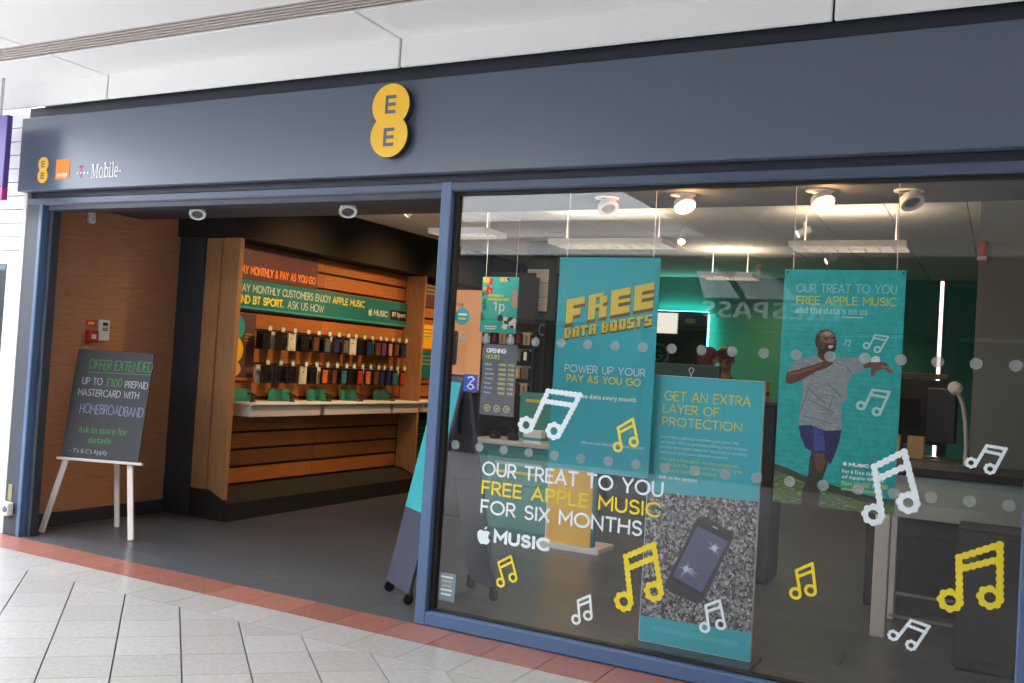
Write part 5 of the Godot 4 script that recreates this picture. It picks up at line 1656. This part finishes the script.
func people() -> void:
	var skin := Color(0.42, 0.22, 0.15)
	var sk := mat(Color.WHITE, 0.7)
	sk.vertex_color_use_as_albedo = true
	for who in 2:
		var facing := who == 1
		var hair := Color(0.10, 0.035, 0.03) if who == 0 else Color(0.09, 0.045, 0.025)
		var top := Color(0.03, 0.05, 0.05) if who == 0 else Color(0.05, 0.035, 0.038)
		var trouser := Color(0.015, 0.016, 0.02)
		var o := thing("person", ["person with reddish-brown hair seen from behind wearing a top with yellow collar", "person with brown hair in a dark jacket looking down towards the other"][who], "person", [Vector3(0.37, 0, -5.0), Vector3(0.37, 0, -5.85)][who], [2.9, 0.15][who])
		var k: float = [1.92, 1.95][who] / 1.8
		var V := func(x: float, y: float, z: float) -> Vector3: return Vector3(x, y, z) * k
		var st := new_st()
		var nod := 0.0 if who == 0 else 0.035
		var bones := [
			[V.call(0, 0.98, 0), V.call(0, 1.12, 0.01), 0.145, 0.135, trouser], [V.call(0, 1.12, 0.01), V.call(0, 1.32, 0.01), 0.135, 0.15, top], [V.call(-0.09, 1.36, 0), V.call(0.09, 1.36, 0), 0.12, 0.12, top], [V.call(-0.16, 1.42, 0), V.call(0.16, 1.42, 0), 0.062, 0.062, top],
			[V.call(0, 1.44, -0.005), V.call(0, 1.54, 0.01 + nod * 0.5), 0.058, 0.052, skin], [V.call(0, 1.455, -0.005), V.call(0, 1.475, 0.0), 0.068, 0.066, Color(0.7, 0.5, 0.04) if who == 0 else top]]
		for s: float in [-1.0, 1.0]:
			bones.append_array([[V.call(s * 0.185, 1.41, 0), V.call(s * 0.235, 1.14, 0.02), 0.058, 0.046, top], [V.call(s * 0.235, 1.14, 0.02), V.call(s * 0.16, 1.04, 0.23), 0.044, 0.032, top],
				[V.call(s * 0.09, 0.95, 0), V.call(s * 0.105, 0.5, 0.02), 0.09, 0.06, trouser], [V.call(s * 0.105, 0.5, 0.02), V.call(s * 0.11, 0.1, -0.01), 0.058, 0.042, trouser], [V.call(s * 0.11, 0.05, -0.04), V.call(s * 0.125, 0.04, 0.15), 0.045, 0.036, Color(0.02, 0.02, 0.02)]])
		add_body(st, bones, 0.022, 0.05)
		# head
		var hz := 0.03 + nod
		var c := Vector3(0, 1.665, hz) * k
		var T := Transform3D(Basis(Vector3.RIGHT, 0.05 if who == 0 else 0.28), c)
		var W := func(x: float, y: float, z: float) -> Vector3: return T * (Vector3(x, y, z) * k)
		var head := [[W.call(0, 0.03, -0.012), W.call(0, 0.035, 0.022), 0.082 * k, 0.078 * k, skin], [W.call(0, -0.03, 0.03), W.call(0, -0.075, 0.052), 0.06 * k, 0.035 * k, skin], [W.call(0, -0.02, -0.02), W.call(0, -0.11, -0.035), 0.06 * k, 0.055 * k, skin],
			[W.call(0, 0.0, 0.098), W.call(0, -0.028, 0.112), 0.009 * k, 0.014 * k, skin], [W.call(-0.022, -0.062, 0.084), W.call(0.022, -0.062, 0.084), 0.009 * k, 0.009 * k, Color(0.36, 0.13, 0.11)],
			[W.call(0, 0.055, -0.02), W.call(0, 0.068, 0.03), 0.086 * k, 0.076 * k, hair], [W.call(0, 0.02, -0.045), W.call(0, -0.06, -0.05), 0.075 * k, 0.055 * k, hair]]
		for s: float in [-1.0, 1.0]:
			head.append_array([[W.call(s * 0.032, 0.005, 0.086), W.call(s * 0.033, 0.005, 0.088), 0.012 * k, 0.012 * k, Color(0.05, 0.03, 0.03)], [W.call(s * 0.02, 0.026, 0.094), W.call(s * 0.048, 0.026, 0.084), 0.007 * k, 0.006 * k, hair],
				[W.call(s * 0.083, 0.01, 0.0), W.call(s * 0.086, -0.03, 0.0), 0.014 * k, 0.01 * k, skin], [W.call(s * 0.05, 0.05, -0.02), W.call(s * 0.068, 0.02, 0.0), 0.05 * k, 0.022 * k, hair]])
		add_body(st, head, 0.008, 0.014)
		# hands with five fingers each
		for s: float in [-1.0, 1.0]:
			var p: Vector3 = V.call(s * 0.16, 1.04, 0.23)
			var f := Vector3(-s * 0.35, -0.12, 0.93).normalized()
			var sd := f.cross(Vector3.UP).normalized() * s
			var dn := f.cross(sd).normalized()
			if dn.y > 0:
				dn = -dn
			var hand := [[p, p + f * 0.03, 0.028, 0.03, skin], [p + f * 0.03 + sd * 0.018, p + f * 0.085 + sd * 0.026, 0.017, 0.014, skin], [p + f * 0.03 - sd * 0.018, p + f * 0.085 - sd * 0.026, 0.017, 0.014, skin], [p + f * 0.04, p + f * 0.088, 0.018, 0.014, skin]]
			for q in 4:
				var a := p + f * (0.088 - absf(q - 1.5) * 0.004) + sd * (q - 1.5) * 0.021
				var l: float = [0.034, 0.044, 0.04, 0.03][q]
				var m := a + (f * 0.9 + dn * 0.35).normalized() * l
				hand.append([a, m, 0.0085, 0.008, skin])
				hand.append([m, m + (f * 0.5 + dn * 0.8).normalized() * l * 0.8, 0.008, 0.007, skin])
			var th := p + f * 0.03 - sd * 0.022
			hand.append([th, th + (f * 0.6 - sd * 0.7 + dn * 0.2).normalized() * 0.045, 0.012, 0.01, skin])
			hand.append([th + (f * 0.6 - sd * 0.7 + dn * 0.2).normalized() * 0.045, th + (f * 0.6 - sd * 0.7 + dn * 0.2).normalized() * 0.045 + (f * 0.9 + dn * 0.3).normalized() * 0.03, 0.0095, 0.008, skin])
			add_body(st, hand, 0.005, 0.006)
		part(o, "body", st.commit(), sk)

# ---------------------------------------------------------------- right part of the shop
func shop_right() -> void:
	bar(self, "pillar_right", Vector3(2.87, 0, -3.2), Vector3(3.62, 3.12, -2.6), mat(rgb(122, 131, 130), 0.6), 0.004).set_meta("kind", "structure")
	var a := thing("sounder", "small red alarm sounder on the grey pillar near the ceiling", "alarm", Vector3(2.89, 2.61, -2.60))
	part(a, "case", boxm(Vector3(0.05, 0.12, 0.05), 0.01), mat(rgb(190, 36, 40), 0.4), Vector3(0, 0, 0.025))
	part(a, "base", boxm(Vector3(0.06, 0.03, 0.056), 0.004), M.white, Vector3(0, -0.06, 0.028))
	# demo table with pale modesty panel
	var t := thing("demo_table", "white-legged demo table with a pale glass front panel", "table", Vector3(2.37, 0, -1.83))
	for x: float in [0.045, 1.1]:
		part(t, "leg", boxm(Vector3(0.09, 1.06, 0.09), 0.006), M.white, Vector3(x, 0.53, 0))
		part(t, "leg", boxm(Vector3(0.09, 1.06, 0.09), 0.006), M.white, Vector3(x, 0.53, -0.6))
	part(t, "tabletop", boxm(Vector3(1.2, 0.05, 0.76), 0.006), M.charcoal, Vector3(0.57, 1.085, -0.31))
	part(t, "front_panel", boxm(Vector3(0.98, 0.275, 0.02), 0.004), mat(rgb(186, 202, 198), 0.3), Vector3(0.58, 0.92, 0.02))
	part(t, "rail", boxm(Vector3(1.0, 0.02, 0.02), 0.002), M.metal, Vector3(0.58, 0.18, -0.6))
	part(t, "rail", boxm(Vector3(1.0, 0.02, 0.02), 0.002), M.metal, Vector3(0.58, 0.08, -0.3))
	# dark cabinet in the window corner
	var c := thing("dark_cabinet", "dark grey cabinet in the window corner behind the large yellow note", "cabinet", Vector3(2.86, 0, -1.30))
	part(c, "body", boxm(Vector3(0.5, 0.80, 0.4), 0.006), mat(rgb(42, 46, 52), 0.5), Vector3(0.25, 0.42, -0.2))
	part(c, "door", boxm(Vector3(0.46, 0.72, 0.015), 0.003), mat(rgb(46, 48, 52), 0.5), Vector3(0.25, 0.44, 0.008))
	part(c, "plinth", boxm(Vector3(0.46, 0.03, 0.36)), M.black, Vector3(0.25, 0.015, -0.2))
	# light tube
	var l := thing("vertical_light", "tall thin vertical light tube beyond the demo table", "light", Vector3(2.61, 0, -3.4))
	part(l, "backing", boxm(Vector3(0.03, 2.5, 0.03), 0.004), M.charcoal, Vector3(0, 1.25, -0.03))
	part(l, "light_tube", tube(Vector3(0, 0.1, 0), Vector3(0, 2.47, 0), 0.013, 0.013, 12), glow(Color(1.0, 0.9, 0.87), 2.2))
	var al := AreaLight3D.new()
	al.name = "light_tube_source"
	al.area_size = Vector2(0.035, 2.3)
	al.light_color = Color(1.0, 0.9, 0.87)
	al.light_energy = 0.12
	al.area_range = 12.0
	al.shadow_enabled = true
	l.add_child(al)
	al.position = Vector3(0, 1.3, 0.03)
	al.rotation.y = PI
	# service counter; screen and box shapes on it fill in for tangled reflections
	var s := thing("service_counter", "black service counter with an upper shelf behind the runner poster", "counter", Vector3(2.2, 0, -3.1))
	part(s, "body", boxm(Vector3(0.62, 1.08, 0.4), 0.006), M.black, Vector3(0.33, 0.54, 0.15))
	part(s, "worktop", boxm(Vector3(0.66, 0.03, 0.44), 0.004), mat(rgb(92, 88, 82), 0.4), Vector3(0.33, 1.095, 0.15))
	s = thing("counter_riser", "brown-topped black riser shelf standing behind the service counter", "shelf", Vector3(2.2, 0, -3.28))
	part(s, "upright", boxm(Vector3(0.04, 1.70, 0.03)), M.black, Vector3(0.05, 0.85, 0.0))
	part(s, "upright", boxm(Vector3(0.04, 1.70, 0.03)), M.black, Vector3(0.46, 0.85, 0.0))
	part(s, "top_board", boxm(Vector3(0.48, 0.04, 0.05), 0.004), mat(rgb(84, 64, 54), 0.5), Vector3(0.25, 1.72, 0.0))
	part(s, "back_panel", boxm(Vector3(0.42, 0.5, 0.015)), M.black, Vector3(0.25, 1.44, -0.01))
	for k in 2:
		var m := thing("reflection_monitor", ["black screen shape added in place of tangled reflections, under the counter shelf", "black screen shape added in place of tangled reflections, at the open counter end"][k], "reflection_monitor", Vector3(2.40 + 0.27 * k, 1.11, -2.98), [0.5, -0.7][k])
		part(m, "screen", boxm(Vector3(0.26, 0.24 + 0.16 * k, 0.03), 0.006), M.black, Vector3(0, 0.32, 0))
		part(m, "stalk", boxm(Vector3(0.05, 0.22, 0.03), 0.004), M.black, Vector3(0, 0.12, -0.02))
		part(m, "foot", boxm(Vector3(0.2, 0.012, 0.14), 0.004), mat(rgb(150, 152, 154), 0.3, 0.6), Vector3(0, 0.006, 0))
	for k in 2:
		var b := thing("reflection_box", "tan box shape added in place of tangled reflections, %s the runner poster" % ["touching", "clear of"][k], "box", Vector3(2.36 + k * 0.16, 1.11, -2.79))  # box shapes added where only unclear reflections stood
		part(b, "carton", boxm(Vector3(0.11, 0.16, 0.08), 0.003), mat(rgb(196, 160, 112), 0.7), Vector3(0, 0.08, 0))
		part(b, "tape", boxm(Vector3(0.112, 0.162, 0.014)), mat(rgb(170, 134, 90), 0.4), Vector3(0, 0.08, 0))
	var wb := thing("reflection_stand", "pale curved shape with rounded head, added in place of a reflection", "stand", Vector3(2.80, 1.11, -2.16))  # arm and head added to stand for an unclear reflection
	var sw := new_st()
	var pts := [Vector3(0.06, 0.01, 0), Vector3(0.062, 0.15, 0), Vector3(0.05, 0.3, 0), Vector3(0.03, 0.42, 0.01), Vector3(-0.005, 0.5, 0.02)]
	for k in pts.size() - 1:
		add_tube(sw, pts[k], pts[k + 1], 0.014, 0.013, 8)
	part(wb, "arm", sw.commit(), mat(rgb(190, 196, 200), 0.5))
	part(wb, "head", lathe([Vector2(0, -0.045), Vector2(0.03, -0.04), Vector2(0.044, -0.01), Vector2(0.038, 0.025), Vector2(0.018, 0.042), Vector2(0, 0.045)], 16), M.white, Vector3(-0.02, 0.525, 0.02), Vector3(0, 0, 0.9))
	part(wb, "base", lathe([Vector2(0, 0), Vector2(0.06, 0.0), Vector2(0.058, 0.012), Vector2(0.015, 0.018), Vector2(0, 0.018)], 16), M.charcoal, Vector3(0.06, 0.0, 0))

# ---------------------------------------------------------------- next shop on the left
func neighbour() -> void:
	var w := structure("wall_neighbour_upper")
	for i in 11:
		bar(w, "cladding_board", Vector3(-9.0, 2.17 + i * 0.112, -0.1), Vector3(-3.905, 2.17 + (i + 1) * 0.112 - 0.006, -0.02), M.white, 0.004)
	bar(w, "backing", Vector3(-14, 2.17, -0.4), Vector3(-4.04, 3.6, -0.1), M.white, 0.0)
	w = structure("wall_neighbour_lower")
	for i in 5:
		bar(w, "cladding_board", Vector3(-9.0, i * 0.112, -0.1), Vector3(-3.905, (i + 1) * 0.112 - 0.006, -0.02), M.white, 0.004)
	bar(w, "backing", Vector3(-14, 0, -0.4), Vector3(-4.04, 0.555, -0.1), M.white, 0.0)
	struct1("wall_neighbour_rear", boxm(Vector3(5.0, 3.4, 0.1)), mat(rgb(30, 44, 44), 0.6), Vector3(-6.55, 1.7, -1.55))
	struct1("wall_neighbour_side", boxm(Vector3(0.05, 3.4, 1.4)), mat(rgb(30, 44, 44), 0.6), Vector3(-4.062, 1.7, -0.81))
	struct1("trim_1", boxm(Vector3(0.045, 2.745, 0.1), 0.004), mat(rgb(214, 218, 212), 0.5), Vector3(-3.8825, 1.3725, -0.05))
	struct1("trim_2", boxm(Vector3(0.18, 1.62, 0.07), 0.004), M.white, Vector3(-3.996, 1.365, -0.06))
	struct1("window_2", boxm(Vector3(4.9, 1.6, 0.008)), M.glass, Vector3(-6.54, 1.37, -0.07))
	struct1("window_2_frame", boxm(Vector3(4.9, 0.05, 0.06)), mat(rgb(70, 96, 98), 0.4), Vector3(-6.54, 2.145, -0.05))
	var y := thing("sun_hat", "yellow hat on a dark stand in the neighbouring shop window", "hat", Vector3(-4.25, 0.56, -0.3))
	part(y, "crown", lathe([Vector2(0.11, 0.83), Vector2(0.105, 0.9), Vector2(0.07, 0.96), Vector2(0, 0.975)], 18), M.yellow)
	part(y, "brim", boxm(Vector3(0.16, 0.012, 0.12), 0.004), M.yellow, Vector3(0.02, 0.835, 0.13))
	part(y, "stand", lathe([Vector2(0.12, 0.0), Vector2(0.12, 0.02), Vector2(0.02, 0.04), Vector2(0.02, 0.76), Vector2(0.07, 0.83), Vector2(0.0, 0.84)], 14), M.black)
	var s := thing("projecting_sign", "purple hanging sign with a pink foot outside the neighbouring shop", "sign", Vector3(-4.05, 2.63, 0.3))
	part(s, "board", boxm(Vector3(0.62, 0.56, 0.05), 0.005), mat(rgb(88, 66, 146), 0.45), Vector3(0.01, 0.38, 0))
	part(s, "foot_strip", boxm(Vector3(0.62, 0.1, 0.052), 0.005), mat(rgb(190, 64, 140), 0.45), Vector3(0.01, 0.05, 0))
	part(s, "hanger", tube(Vector3(0.2, 0.66, 0), Vector3(0.2, 0.96, 0), 0.012), M.metal)
	part(s, "hanger", tube(Vector3(-0.2, 0.66, 0), Vector3(-0.2, 0.96, 0), 0.012), M.metal)

# ---------------------------------------------------------------- across the mall, seen in the window glass
func opposite() -> void:
	var Z := 10.2
	struct1("wall_opposite", boxm(Vector3(26, 9, 0.3)), M.white, Vector3(-1, 4.5, Z + 1.8))
	var f := thing("opposite_shop_front", "dark shop front across the walkway mirrored in the window", "shop front", Vector3(0, 0, Z))
	var dk := mat(rgb(40, 44, 46), 0.5)
	part(f, "fascia", boxm(Vector3(16, 1.1, 0.3), 0.01), dk, Vector3(-1, 2.95, 0.15))
	part(f, "interior_wall", boxm(Vector3(16, 2.4, 0.1)), mat(rgb(52, 54, 52), 0.7), Vector3(-1, 1.2, 1.5))
	for x: float in [-8.9, -5.5, -2.2, 2.4, 6.9]:
		part(f, "post", boxm(Vector3(0.2, 2.4, 0.2), 0.01), dk, Vector3(x, 1.2, 0.1))
	part(f, "stall_riser", boxm(Vector3(16, 0.3, 0.2), 0.01), dk, Vector3(-1, 0.15, 0.1))
	var lit := mat(rgb(200, 206, 206), 0.5)
	var st_text := type_text(f, "TRESPASS", Vector3(1.0, 2.56, -0.004), 2.13, 0.25, lit, sans_bold, Vector3(0, PI, 0))
	var st := new_st()
	add_prism(st, PackedVector2Array([Vector2(-1.1, 2.86), Vector2(-0.55, 2.86), Vector2(-0.85, 3.28), Vector2(-1.25, 3.28)]), -0.01, 0.0)
	add_prism(st, PackedVector2Array([Vector2(-0.45, 2.86), Vector2(0.3, 2.86), Vector2(0.05, 3.15), Vector2(-0.3, 3.3), Vector2(-0.7, 3.28)]), -0.01, 0.0)
	part(f, "emblem", st.commit(), lit)
	# stepped white bulkheads above that shop
	var st2 := structure("ceiling_opposite")
	for a: Array in [[3.52, 3.77, 10.0], [3.77, 4.0, 9.7], [4.0, 4.7, 9.4]]:
		bar(st2, "bulkhead_panel", Vector3(-14, a[0], a[2]), Vector3(12, a[1], 11.9), M.ceiling_white, 0.006)
